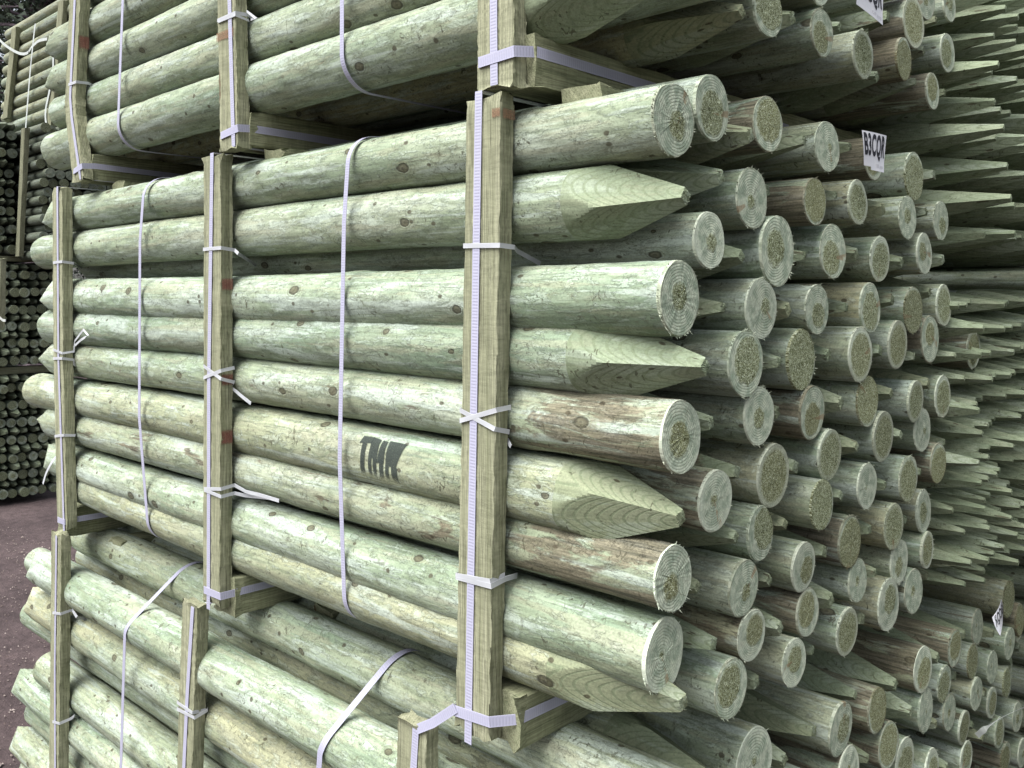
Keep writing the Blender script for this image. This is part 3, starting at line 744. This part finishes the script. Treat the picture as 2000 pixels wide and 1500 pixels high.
# loose vertical straps hugging the packs
def loose(pts, label, w=.0165, smooth=True, wd=None):
    P = [PV(px, py, v) for px, py, v in pts]
    W = wd or UX
    W = [W]*len(P) if not isinstance(W, list) else W
    o = ribbon('strap', P, W, w, M_STRAP, smooth=smooth); tag(o, label, 'strap', GS)

def hull_front(circ, off):
    pts = []
    for v, z, R in circ:
        for k in range(48):
            t = k*2*math.pi/48; pts.append((v+(R+off)*math.cos(t), z+(R+off)*math.sin(t)))
    pts = sorted(set(pts)); 
    def half(ps):
        h = []
        for p in ps:
            while len(h) > 1 and (h[-1][0]-h[-2][0])*(p[1]-h[-2][1])-(h[-1][1]-h[-2][1])*(p[0]-h[-2][0]) <= 0: h.pop()
            h.append(p)
        return h
    lo = half(pts); up = half(pts[::-1])   # lower hull left->right, upper hull right->left
    return up[:-1]+lo          # from right over the top, down the front, along the bottom
def wrap(circ, pxs, label, w, off=.005, top=True, ztrim=None, vmax=.12, drift=()):
    H = [h for h in hull_front(circ, off) if h[0] <= vmax]
    if ztrim is not None: H = [h for h in H if h[1] > ztrim]
    z1, z0 = max(h[1] for h in H), min(h[1] for h in H)
    def u_of(z):
        t = (z1-z)/(z1-z0); a_ = t*(len(pxs)-1); i = min(int(a_), len(pxs)-2); return u_at(pxs[i]*(1-(a_-i))+pxs[i+1]*(a_-i), -.06)
    P = [Vector((u_of(z)+.004*noise.noise((z*5, pxs[0], 0)), v-.002, z)) for v, z in H]
    Q = [P[0]]
    for p in P[1:]:
        if (p-Q[-1]).length > .004: Q.append(p)
    o = ribbon('strap', Q, UX, w, M_STRAP, smooth=False); tag(o, label, 'strap', GS)
mc = [(0, it['z'], it['R']) for it in rows_front]+[(.12, EYE+.27, .055), (.14, rows_front[8]['z'], .055)]
wrap(mc, [684,676,670,668,670,676], 'long loose strap hanging down the middle pack left of the stencilled letters', .0125, .006)
wrap(mc, [284,277,274,276,283,292], 'long loose strap hanging down the middle pack near its left end', .014, .006)
tc = [(0, EYE+.476, .062), (0, EYE+.592, .056), (0, EYE+1.142, .055), (.16, EYE+.47, .055), (.3, EYE+.468, .055)]
wrap(tc, [672,672,673,678], 'loose strap hanging down the top pack and curling beneath it, near side', .0125, .006, vmax=.3)
wrap(tc, [252,246,240,237], 'loose strap hanging down the top pack near its left end', .014, .006, vmax=.3)
lc = [(v, EYE+z, R) for (v, z, R, *_) in low_front]
wrap([c for c in lc], [290,262,250,244,240,236,230], 'loose strap bending over the top left of the bottom pack', .015, .009, vmax=.11)
wrap([c for c in lc], [690,640,618,600,590,580], 'loose strap bending over the top of the bottom pack near the notched batten', .0165, .010, vmax=.11)

# thin ties holding the battens
GT = 'thin white ties knotted round the battens'
def tie(bp, left, arris, side, tail, label, w=.008, cross=None):
    """left, arris: pixels on the batten front; side: pixel y at its back edge; tail: [(px,py,v)]"""
    a_ = PV(*left, VS-.0016); b_ = PV(*arris, VS-.0016)
    c_ = Vector((b_.x+.0018, VF+BT, b_.z+side))
    P = [Vector((a_.x-.002, VF+BT, a_.z)), Vector((a_.x-.0015, VS-.0014, a_.z)), Vector((b_.x+.0012, VS-.0014, b_.z)), c_]
    P += [PV(*t) for t in tail]
    o = ribbon('tie', P, UZ, w, M_TIE, .0007); tag(o, label, 'tie', GT)
    return o
tie(0, (906,480), (975,479), -.002, [(1010,490,-.03),(1055,515,.03)], 'thin tie round the upper part of the near batten of the middle pack')
tie(0, (899,822), (968,801), .002, [], 'rising arm of the crossed tie at the middle of the near batten')
tie(0, (899,801), (965,838), -.008, [(985,850,-.05),(998,872,-.055)], 'falling loose-ended arm of the crossed tie on the near batten')
tie(0, (891,1124), (956,1135), .003, [], 'upper tie near the foot of the near batten')
tie(0, (891,1127), (958,1145), .005, [(1010,1124,-.02)], 'lower slanting tie near the foot of the near batten', .009)
tie(0, (397,487), (431,484), -.004, [(465,495,-.055),(500,518,.02)], 'thin tie round the upper part of the red-marked batten')
tie(0, (398,738), (431,724), .005, [], 'rising arm of the crossed tie on the red-marked batten')
tie(0, (398,715), (431,740), -.010, [(452,757,-.056),(477,778,-.06),(490,788,-.057)], 'falling arm of the crossed tie on the red-marked batten with a loose end')
tie(0, (399,955), (431,955), .004, [(480,960,-.045),(505,966,-.055),(545,978,-.055)], 'upper tie on the lower part of the red-marked batten')
tie(0, (399,957), (431,970), .003, [(480,968,-.04),(530,973,-.02)], 'lower tie on the lower part of the red-marked batten')
tie(0, (104,513), (121,511), -.004, [(145,515,-.05),(160,523,.0)], 'thin tie round the upper part of the leftmost batten, middle pack')
tie(0, (104,683), (121,690), .004, [(146,666,-.065),(163,644,-.075),(172,655,-.075),(158,664,-.068),(146,675,-.065)], 'looped tie standing out from the leftmost batten of the middle pack', .007)
tie(0, (104,700), (121,700), -.006, [(145,712,-.056),(158,718,-.03)], 'lower arm of the looped tie on the leftmost batten of the middle pack', .008)
tie(0, (107,852), (124,850), -.004, [(146,858,-.045),(165,863,.0)], 'thin tie round the lower part of the leftmost batten, middle pack')
tie(0, (134,165), (148,160), .002, [(176,164,-.05),(192,173,-.01)], 'thin tie round the bent batten of the top pack')
tie(0, (425,40), (459,25), .002, [(480,28,-.05),(512,42,-.02)], 'looped tie round the second batten of the top pack')
tie(0, (427,42), (459,29), -.006, [(482,22,-.065),(500,36,-.068),(490,38,-.06)], 'curled end of the tie on the second batten, top pack', .006)
tie(0, (103,1197), (118,1199), .004, [(150,1205,-.055),(190,1216,.02)], 'tie round the upper part of the left batten of the bottom pack')
tie(0, (103,1410), (116,1413), .004, [(145,1398,-.05),(172,1410,.02)], 'tie round the lower part of the left batten of the bottom pack')
tie(0, (346,1385), (379,1402), .008, [(405,1385,-.05),(428,1404,.02)], 'tie round the middle batten of the bottom pack')
tie(0, (346,1372), (375,1392), -.004, [(400,1380,-.05),(428,1403,.02)], 'second arm of the tie round the middle batten of the bottom pack')
# loose end hanging left of leftmost batten
P = [PV(109,893,-.07), PV(100,905,-.075), PV(90,925,-.08), PV(84,945,-.085)]
tag(ribbon('tie', P, UX, .011, M_TIE, .0007, smooth=True), 'loose tie end hanging left of the leftmost batten of the middle pack', 'tie', GT)

# paint marks on battens, children of the batten
def spray(name, colr, dens=.55):
    n = NB(name); X, Y, Z = n.sep(n.objco())
    uv = n.t.nodes.new('ShaderNodeTexCoord').outputs['UV']; U, V, _ = n.sep(uv)
    du = n.M('ABSOLUTE', n.M('SUBTRACT', V, .5))
    f = n.M('ADD', n.step(du, .5, .22), n.M('MULTIPLY_ADD', n.noise(n.objco(), 260, 4, .7), 1.3, -.95))
    f = n.M('MULTIPLY', n.step(f, .1, .8), dens)
    tr = n.t.nodes.new('ShaderNodeBsdfTransparent'); mx = n.t.nodes.new('ShaderNodeMixShader')
    n._set(mx.inputs[0], f); n.t.links.new(tr.outputs[0], mx.inputs[1]); n.t.links.new(n.b.outputs[0], mx.inputs[2]); n.t.links.new(mx.outputs[0], n.out.inputs[0])
    return n.fin(colr, .8, .2)
M_RED = spray('red_spray_paint', (.20, .055, .05), .6)
M_BROWN = spray('brown_smudge_paint', (.22, .13, .08), .7)
def mark(bt, px, py0, py1, mat, face='side', name='paint_mark', px0=None):
    z0, z1 = PV(px, py1, VF).z, PV(px, py0, VF).z
    u = PV(px, (py0+py1)/2, VF).x
    if face == 'side': P = [Vector((u+.0022, VF+.002, z0)), Vector((u+.0022, VF+BT, z0)), Vector((u+.0022, VF+BT, z1)), Vector((u+.0022, VF+.002, z1))]
    else:
        u2 = PV(px0, (py0+py1)/2, VF).x; P = [Vector((u2, VF-.0018, z0)), Vector((u, VF-.0018, z0)), Vector((u, VF-.0018, z1)), Vector((u2, VF-.0018, z1))]
    me = mk(name, [tuple(p-bt.location) for p in P], [(0, 1, 2, 3)], mat, smooth=False)
    uvl = me.uv_layers.new(name='uv')
    for k, q in enumerate([(0,0),(1,0),(1,1),(0,1)]): uvl.data[k].uv = q
    o = mobj(name, me, bt); return o
mark(b_mm, 431, 538, 572, M_RED); mark(b_mm, 431, 726, 758, M_RED); mark(b_mm, 430, 835, 875, M_RED)
mark(b_tl, 153, 62, 100, M_RED); mark(b_tl, 149, 115, 142, M_RED)
mark(b_mf, 979, 205, 236, M_BROWN, 'side', 'brown_knot'); mark(b_mf, 978, 205, 232, M_BROWN, 'front', 'brown_knot', 962)
mark(b_tm, 457, 48, 75, M_BROWN, 'front', 'brown_smudge', 424)

# ------------------------------------------------------------------ stencilled letters on the sixth post
M_INK = None
def ink():
    n = NB('stencil_ink'); X, Y, Z = n.sep(n.objco())
    f = n.noise(n.objco(), 420, 3, .7)
    uv = n.t.nodes.new('ShaderNodeTexCoord').outputs['UV']; U, V, _ = n.sep(uv)
    fade = n.step(V, .0, .36)
    a_ = n.M('MULTIPLY', n.step(n.M('ADD', f, n.M('MULTIPLY_ADD', fade, .45, -.38)), .30, .50), n.M('MULTIPLY_ADD', fade, .46, .36))
    tr = n.t.nodes.new('ShaderNodeBsdfTransparent'); mx = n.t.nodes.new('ShaderNodeMixShader')
    n._set(mx.inputs[0], a_); n.t.links.new(tr.outputs[0], mx.inputs[1]); n.t.links.new(n.b.outputs[0], mx.inputs[2]); n.t.links.new(mx.outputs[0], n.out.inputs[0])
    return n.fin((.035, .045, .04), .8, .2)
M_INK = ink()
it6 = rows_front[5]
def stencil():
    o6 = it6['obj']; rad, axis = it6['rad'], it6['axis']
    uL, uR = u_at(700, -.058), u_at(777, -.058); W = uR-uL
    # local x, angle around (camera side); letter box: s in 0..1 across, t in 0..1 up
    th_lo, th_hi = math.radians(180+42), math.radians(180-46)   # world angles about the axis, measured from +y
    # T M K as quads in (s,t)
    Q = []
    def bar(p0, p1, p2, p3): Q.append((p0, p1, p2, p3))
    bar((-.06,.82),(.24,.86),(.24,1.0),(-.02,.98)); bar((.0,.10),(.12,.10),(.13,.84),(.02,.84))            # T
    bar((.22,.0),(.30,.0),(.31,.56),(.22,.56)); bar((.22,.56),(.43,.56),(.44,.97),(.22,1.0)); bar((.355,.16),(.42,.16),(.44,.56),(.34,.56))   # M
    bar((.50,.0),(.60,.0),(.61,.56),(.50,.56)); bar((.43,.48),(.61,.50),(.615,.95),(.485,.97))
    bar((.655,.0),(.74,.0),(.75,.46),(.655,.46)); bar((.85,.0),(.97,.0),(.95,.46),(.80,.46)); bar((.655,.46),(.92,.46),(1.06,.98),(.65,.98))  # K
    vs, fs, uvs = [], [], []
    N_ = 8
    rotx = o6.rotation_euler.x
    for q in Q:
        i0 = len(vs)
        for a_ in range(N_+1):
            for b_ in range(N_+1):
                fa, fb = a_/N_, b_/N_
                s = (q[0][0]*(1-fa)+q[1][0]*fa)*(1-fb)+(q[3][0]*(1-fa)+q[2][0]*fa)*fb
                t = (q[0][1]*(1-fa)+q[1][1]*fa)*(1-fb)+(q[3][1]*(1-fa)+q[2][1]*fa)*fb
                x = uL+W*s - o6.location.x; th = th_lo+(th_hi-th_lo)*t - rotx
                r = rad(x, th)+.0011; ay, az = axis(x)
                vs.append((x, ay+r*math.cos(th), az+r*math.sin(th))); uvs.append((s, t))
        for a_ in range(N_):
            for b_ in range(N_):
                k = i0+a_*(N_+1)+b_; fs.append((k, k+N_+1, k+N_+2, k+1))
    me = mk('stencil_letters', vs, fs, M_INK)
    uvl = me.uv_layers.new(name='uv')
    for lp in me.loops: uvl.data[lp.index].uv = uvs[lp.vertex_index]
    mobj('stencil_letters', me, o6)
stencil()

# ------------------------------------------------------------------ paper tags
M_PAPER = plain('tag_paper', (.66, .66, .70), .6, 30, (.60, .61, .66))
M_BLACK = plain('tag_print', (.012, .012, .02), .6)
M_GREY = plain('tag_small_print', (.38, .38, .42), .6)
def text_mesh(body, offset):
    c = bpy.data.curves.new('t', 'FONT'); c.body = body; c.size = 1; c.offset = offset; c.resolution_u = 4; c.space_character = 1.08
    o = bpy.data.objects.new('t', c); COL.objects.link(o)
    dg = bpy.context.evaluated_depsgraph_get(); dg.update()
    m = o.evaluated_get(dg).to_mesh(); vs = [v.co.copy() for v in m.vertices]; fs = [tuple(p.vertices) for p in m.polygons]
    bpy.data.objects.remove(o); bpy.data.curves.remove(c)
    x0 = min(v.x for v in vs); x1 = max(v.x for v in vs); y0 = min(v.y for v in vs); y1 = max(v.y for v in vs)
    return [((v.x-x0)/(x1-x0), (v.y-y0)/(y1-y0)) for v in vs], fs
TXT = {'big': text_mesh('B3CQR', .036), 'small': text_mesh('120 ppp', .0)}
def paper_tag(corners, label, curl=.008, mirror=False, cut=None):
    """corners: TL, TR, BR, BL world points"""
    TL, TR, BR, BL = corners
    nrm = (TR-TL).cross(BL-TL).normalized()
    if nrm.dot(Vector((CX, CY, EYE))-TL) < 0: nrm = -nrm
    def S_(s, t, off=0):   # s across, t down
        p = TL.lerp(TR, s).lerp(BL.lerp(BR, s), t)
        return p + nrm*(curl*(math.sin(s*3.0+.4)*.7 + math.sin(t*4+s*2)*.5) + off)
    o = empty('pack_tag', tuple(S_(.5, 0))); base = Vector(o.location)
    N_ = 12
    vs = [tuple(S_(i/N_, j/N_)-base) for j in range(N_+1) for i in range(N_+1)]
    vs += [tuple(S_(i/N_, j/N_, -.0005)-base) for j in range(N_+1) for i in range(N_+1)]
    fs = []; K = (N_+1)**2
    for j in range(N_):
        for i in range(N_):
            if cut and j >= N_-1 and i < 4: continue
            k = j*(N_+1)+i; fs.append((k, k+1, k+N_+2, k+N_+1)); fs.append((K+k, K+k+N_+1, K+k+N_+2, K+k+1))
    mobj('paper', mk('paper', vs, fs, M_PAPER), o)
    for nm, mat, (s0, s1, t0, t1) in (('big', M_BLACK, (.04, .96, .74, .04)), ('small', M_GREY, (.56, .93, .93, .82))):
        uvp, f = TXT[nm]
        vs = [tuple(S_(s0+(s1-s0)*a_, t0+(t1-t0)*b_, .0006)-base) for a_, b_ in uvp]
        mobj('printed_code' if nm == 'big' else 'printed_count', mk('print', vs, f, mat, smooth=False), o)
    tag(o, label, 'paper tag', 'white paper tags stapled to post ends')
paper_tag([PU(1683,254,.035), PU(1731,265,.035), PU(1727,337,.045), PU(1688,329,.04)], 'white paper tag with a bold black code at the top edge of the middle pack', .002, cut=True)
paper_tag([PU(1675,-42,.035), PU(1726,-28,.035), PU(1725,49,.045), PU(1673,8,.04)], 'white paper tag cut by the photo top, on the top pack ends', .002)
paper_tag([PU(1955,1170,.03), PU(1937,1206,.05)+Vector((0,0,0)), PU(1955,1242,.10), PU(1959,1200,.02)], 'crumpled white tag at the dark right end of the bottom pack', .004)

# small loose strap lower right
P = [PU(1908,1437,.02), PU(1935,1415,.05), PU(1965,1397,.06), PU(2010,1380,.05), PU(2060,1380,.03)]
tag(ribbon('strap', P, UX*.6+UZ*.5, .014, M_WHITE, smooth=True), 'grey-white strap end curling out of the dark bottom right post ends', 'strap', GS)

# ------------------------------------------------------------------ right-hand stack of sharpened posts
STK = [post_variant(800+i, .0465, 1.9, 'point', 'butt', 24, 8, False, 0, ptlen=.30+.02*i, roll=.0, tipw=.0065)[0] for i in range(6)]
STS = [post_variant(820+i, .0345, 1.9, 'point', 'butt', 24, 8, False, 0, ptlen=.20+.02*i, roll=.0, tipw=.0055)[0] for i in range(6)]
def stake_block(vs0, nv, z0, nz, dv, dz, parts_l, R0, what, u0, du, rndseed, hide=None):
    rnd = random.Random(rndseed)
    for j in range(nz):
        for k in range(nv):
            v = vs0+dv*(k+.5*(j % 2))+rnd.uniform(-.006, .006); z = z0-dz*j+rnd.uniform(-.005, .005)
            u = u0+rnd.uniform(-du, du)
            o = place_post(parts_l[rnd.randrange(len(parts_l))], (u, v, z), rnd.uniform(.94, 1.05), rcol(.1*rnd.random(), rnd.uniform(.88, 1.12), .1), (math.pi/4+rnd.uniform(-.35, .35), 0, rnd.uniform(-.01, .01)), 'pointed_stake')
            tag(o, f"{'thick' if R0>.05 else 'slim'} pointed stake, {ORD[k+1]} from the left, {ORD[j+1]} row down, {what} right-hand stack", 'stake', f"sharpened stakes in the {what} right-hand stack")
stake_block(1.265, 10, EYE+.885, 10, .100, .081, STK, .055, 'upper', .09, .045, 41)
stake_block(1.20, 15, EYE-.020, 12, .076, .0625, STS, .037, 'middle', .035, .035, 42)
# bearers in the right stack
bearer(-1.3, 1.25, 2.2, EYE+.02+.03, EYE+.02+.09, .08, 'bearer between the upper and middle right-hand stacks of stakes', 51)

# ------------------------------------------------------------------ far left stacks
FB = [post_variant(900+i, .041, 2.4, 'butt', 'butt', 14, 4, False, 0)[0] for i in range(5)]
FP = [post_variant(920+i, .041, 2.4, 'point', 'butt', 16, 4, False, 0, ptlen=.13, roll=.2*i, tipw=.010)[0] for i in range(5)]
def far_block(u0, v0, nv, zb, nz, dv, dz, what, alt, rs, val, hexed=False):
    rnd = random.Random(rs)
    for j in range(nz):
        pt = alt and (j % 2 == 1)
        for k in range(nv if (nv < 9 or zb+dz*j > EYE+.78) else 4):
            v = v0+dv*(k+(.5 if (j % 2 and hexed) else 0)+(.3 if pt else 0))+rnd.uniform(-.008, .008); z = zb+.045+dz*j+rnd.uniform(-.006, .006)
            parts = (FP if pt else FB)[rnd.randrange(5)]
            o = place_post(parts, (u0+rnd.uniform(-.05, .05)+(.03 if pt else 0), v, z), rnd.uniform(.92, 1.04), rcol(.15*rnd.random(), val*rnd.uniform(.80, 1.1)*.85, .1), (rnd.uniform(-.3, .3), 0, 0), 'round_post')  # low val puts the shade on these far stacks into the post colour
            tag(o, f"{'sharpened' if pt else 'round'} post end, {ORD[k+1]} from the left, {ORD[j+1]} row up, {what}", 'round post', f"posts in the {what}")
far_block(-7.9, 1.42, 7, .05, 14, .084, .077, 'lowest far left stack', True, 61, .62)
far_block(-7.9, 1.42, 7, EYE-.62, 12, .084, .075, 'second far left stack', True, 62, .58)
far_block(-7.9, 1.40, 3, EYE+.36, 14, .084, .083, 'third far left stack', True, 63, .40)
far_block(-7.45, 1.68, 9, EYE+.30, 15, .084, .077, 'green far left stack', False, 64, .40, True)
# the pack lying on top of it, seen from the side
SB = [post_variant(940+i, .056, 3.0, 'butt', 'butt', 20, 12, False, 0)[0] for i in range(4)]
rnd = random.Random(70)
for j in range(9):
    z = EYE+2.60-.117*j
    o = place_post(SB[j % 4], (-9.2+3.0+rnd.uniform(-.06, .06), 1.95, z), rnd.uniform(.92, 1.05), (rnd.random(), .75, .25, .72), name='round_post')
    tag(o, f"brownish post seen lengthwise, {ORD[j+1]} from the top of the upper far left pack", 'round post', 'posts of the upper far left pack')
def far_batten(pts, v, wd, label, val=.85):
    rows = []
    for px, py in pts:
        p = PV(px, py, v); rows.append((Vector((p.x, v, p.z)), Vector((wd/2, 0, 0)), Vector((0, .02, 0))))
    o = timber('batten', rows, M_BATTEN, (.3, .3, 0, val), seed=int(pts[0][0]), nseg=12); tag(o, label, 'batten', 'battens on the far left packs'); return o
far_batten([(32,56),(22,150),(13,232)], 1.87, .13, 'left upright batten of the upper far left pack')
far_batten([(124,4),(113,120),(98,250)], 1.87, .13, 'right upright batten of the upper far left pack')
far_batten([(50,252),(45,360),(38,500)], 1.60, .085, 'leaning green batten between the two dark far stacks', .7)
far_batten([(4,505),(3,560),(1,640)], 1.25, .07, 'pale batten at the left edge on the second far stack', .8)
def far_line(pts, label, w=.02):
    P = [PV(px, py, v) for px, py, v in pts]
    tag(ribbon('strap', P, UX*.8+UZ*.2, w, M_WHITE, smooth=True), label, 'strap', 'white straps on the far left packs')
far_line([(69,46,1.86),(66,70,1.86),(58,150,1.86),(50,252,1.86)], 'thin straight strap down the upper far left pack', .03)
far_line([(-12,66,1.8),(10,88,1.8),(35,103,1.8),(52,104,1.8),(62,92,1.8),(75,80,1.8),(92,76,1.8)], 'wavy loose strap crossing the upper far left pack', .025)
far_line([(104,105,1.84),(103,140,1.84),(96,180,1.84),(89,215,1.84),(90,240,1.84),(97,256,1.84)], 'curved strap down the right batten of the upper far left pack', .035)
far_line([(-3,618,1.2),(5,625,1.2),(11,626,1.2)], 'short white strap end at the left edge of the second far stack', .02)
# boards between far stacks
for k, (zb, zt, lb) in enumerate([(EYE-.69, EYE-.63, 'brown board between the ground-level and second far left stacks'), (EYE+.30, EYE+.345, 'brown board between the second and third far left stacks')]):
    rows = [(Vector((-7.98, v, (zb+zt)/2)), Vector((.05, 0, 0)), Vector((0, 0, (zt-zb)/2))) for v in (1.3, 2.4)]
    tag(timber('dunnage_board', rows, M_BEARER, (.5, .5, 0, .6), seed=80+k, nseg=12), lb, 'board', 'boards in the far left stacks')

# plain stack behind the right-hand one, its round sides to the camera
BK = [post_variant(960+i, .06, 3.2, 'butt', 'butt', 18, 10, False, 0)[0] for i in range(3)]
rnd = random.Random(77)
for j in range(25):
    o = place_post(BK[j % 3], (.02+rnd.uniform(-.05, .05), 2.56, .06+.121*j), 1.0, (rnd.random(), .2, .2, .8), name='long_post')
    tag(o, f"long post lying in the dark behind the right-hand stakes, {ORD[j+1]} row up", 'long post', 'long posts behind the right-hand stacks')

# ------------------------------------------------------------------ added post stack, out of view on the right, to cut the light there
rnd = random.Random(88); vs, fs = [], []
for j in range(24):
    for k in range(21):
        v = 1.0+.125*(k+.5*(j % 2)); z = .07+.116*j+(.08 if j > 7 else 0)+(.08 if j > 15 else 0); r = .058*rnd.uniform(.93, 1.03); u0 = 1.05+rnd.uniform(-.04, .04); i0 = len(vs); n_ = 10
        for x in (u0, u0+2.4):
            for q in range(n_): vs.append((x, v+r*math.cos(q*6.2832/n_), z+r*math.sin(q*6.2832/n_)))
        fs += [(i0+q, i0+(q+1) % n_, i0+n_+(q+1) % n_, i0+n_+q) for q in range(n_)]
        fs += [tuple(i0+q for q in range(n_))[::-1], tuple(i0+n_+q for q in range(n_))]
tag(mobj('light_blocker_posts', mk('light_blocker_posts', vs, fs, M_SHAFT), None, (.5, .2, .1, .8)), 'unseen stack of posts added to cut the light on the right', 'posts', None, 'stuff')

# ------------------------------------------------------------------ ground
def ground_mat():
    n = NB('bare_dirt'); co = n.objco()
    a_ = n.noise(co, 1.1, 6, .6); b_ = n.noise(co, 14, 6, .7); c_ = n.noise(co, 90, 4, .7)
    col = n.ramp(a_, [(.35, (.036, .026, .027)), (.6, (.075, .055, .055))])
    col = n.mix(.8, col, n.ramp(b_, [(.3, .55), (.55, 1.05), (.75, 1.4)]), 'MULTIPLY')
    col = n.mix(n.step(c_, .66, .74), col, (.14, .115, .105))
    col = n.mix(n.step(n.noise(co, 30, 3), .66, .72), col, (.05, .035, .035))
    h = n.M('ADD', n.M('MULTIPLY', b_, 1.0), n.M('MULTIPLY', c_, .25))
    return n.fin(col, .9, .2, n.bump(h, .9, .03))
bm = bmesh.new()
bmesh.ops.create_grid(bm, x_segments=140, y_segments=140, size=150)
for v in bm.verts:   # concentrate the grid near the scene
    for k in (0, 1):
        v.co[k] = math.copysign((abs(v.co[k])/150)**2.6*150, v.co[k])
    d = math.hypot(v.co.x, v.co.y)
    v.co.x -= 4.0
    v.co.z = -.003+ (noise.noise((v.co.x*1.3, v.co.y*1.3, 0))*.012 + noise.noise((v.co.x*5, v.co.y*5, 3))*.006 if d < 9 else 0)
me = bpy.data.meshes.new('ground'); bm.to_mesh(me); bm.free(); me.materials.append(ground_mat())
for p in me.polygons: p.use_smooth = True
tag(mobj('ground', me), 'bare purple-brown dirt of the timber yard', None, None, 'structure')
# stones and bark chips as one ground-cover object
M_CHIP = plain('bark_and_stone_chips', (.085, .062, .055), .9, 9.0, (.26, .22, .20))
rnd = random.Random(90); vs, fs = [], []
for _ in range(5200):
    x, y = rnd.uniform(-8.6, -2.7), rnd.uniform(-.9, 1.35)
    s = rnd.uniform(.002, .008)*(2.6 if rnd.random() < .03 else 1); a_ = rnd.uniform(0, 6.28)
    i0 = len(vs); fl = rnd.uniform(.2, .6)
    for k in range(5):
        t = a_+k*1.257; q = s*rnd.uniform(.6, 1.3); vs.append((x+q*math.cos(t), y+q*math.sin(t)*.7, .001+s*.1))
    vs.append((x, y, s*fl+.004)); fs += [(i0+k, i0+(k+1) % 5, i0+5) for k in range(5)]
tag(mobj('ground_debris', mk('ground_debris', vs, fs, M_CHIP, smooth=False)), 'scattered bark chips and small stones on the dirt', 'debris', None, 'stuff')

# ------------------------------------------------------------------ trees behind
M_BARK = plain('tree_bark', (.055, .042, .048), .9, 5.0, (.10, .078, .088))
M_LEAF = plain('conifer_foliage', (.018, .028, .018), .8, 2.0, (.04, .058, .033))
def tree(x, y, h, tr, cr, seed, label, low=.25):
    rnd = random.Random(seed); e_ = empty('conifer_tree', (x, y, 0))
    vs, fs = [], []; n = 14; seg = 12
    for i in range(n):
        z = h*i/(n-1); r = tr*(1-.8*i/(n-1))*(1+.25*math.exp(-z*1.2)); dx, dy = .12*math.sin(z*.5+seed), .1*math.cos(z*.4+seed)
        for j in range(seg):
            q = r*(1+.12*noise.noise((j*1.3, z, seed))); vs.append((dx+q*math.cos(j*6.2832/seg), dy+q*math.sin(j*6.2832/seg), z))
    fs = bridge(n, seg)
    # limbs
    for _ in range(40):
        z = h*rnd.uniform(low*.7, .95); a_ = rnd.uniform(0, 6.28); ln = cr*(1.1-z/h)*rnd.uniform(.5, 1)
        p0 = Vector((0, 0, z)); p1 = Vector((math.cos(a_)*ln, math.sin(a_)*ln, z-ln*.15)); w_ = .03
        i0 = len(vs)
        for p, w2 in ((p0, w_), (p1, .008)):
            for k in range(3): vs.append((p.x+w2*math.cos(k*2.09+a_), p.y+w2*math.sin(k*2.09+a_), p.z+w2*math.cos(k*2.09)))
        fs += [(i0+k, i0+(k+1) % 3, i0+3+(k+1) % 3, i0+3+k) for k in range(3)]
    mobj('trunk', mk('trunk', vs, fs, M_BARK), e_)
    vs, fs = [], []
    for _ in range(560):
        z = h*rnd.uniform(low, 1.0); a_ = rnd.uniform(0, 6.28); ln = cr*(1.12-z/h)*rnd.uniform(.25, 1)
        c = Vector((math.cos(a_)*ln, math.sin(a_)*ln, z-ln*.18))
        if noise.noise(c*.9+Vector((seed, 0, 0))) < -.12: continue
        for _k in range(26):
            d = Vector((rnd.gauss(0, .28), rnd.gauss(0, .28), rnd.gauss(0, .12))); p = c+d
            t = Vector((rnd.uniform(-1, 1), rnd.uniform(-1, 1), rnd.uniform(-.8, .3))).normalized()*rnd.uniform(.06, .16)
            s_ = t.cross(Vector((rnd.uniform(-1, 1), rnd.uniform(-1, 1), rnd.uniform(-1, 1)))).normalized()*.04
            i0 = len(vs); vs += [tuple(p-s_), tuple(p+t*.6-s_*.2), tuple(p+t), tuple(p+s_)]; fs.append((i0, i0+1, i0+2, i0+3))
    mobj('crown', mk('crown', vs, fs, M_LEAF, smooth=False), e_)
    tag(e_, label, 'tree', 'dark conifers behind the yard')
def gp(px, Z):
    k = (px-1000)/FPX; return (CX+Z*(-.692+.722*k), CY+Z*(.722+.692*k))
tree(*gp(-2, 15), 12, .20, 2.2, 1, 'dark conifer with straight purple trunk at the photo left edge', .30)
tree(*gp(92, 17), 13, .34, 2.2, 2, 'conifer with thick leaning purple-brown trunk near the white sky gap', .55)
tree(*gp(48, 22), 14, .22, 3.0, 3, 'dense dark conifer between the two nearer trunks', .10)
tree(*gp(15, 26), 15, .22, 3.0, 4, 'farther conifer filling the gap beside the left trunk', .08)
tree(*gp(-60, 20), 14, .24, 3.0, 5, 'conifer standing just outside the left photo edge', .08)
tree(*gp(68, 28), 15, .22, 2.6, 6, 'farthest conifer behind the upper far left pack', .06)
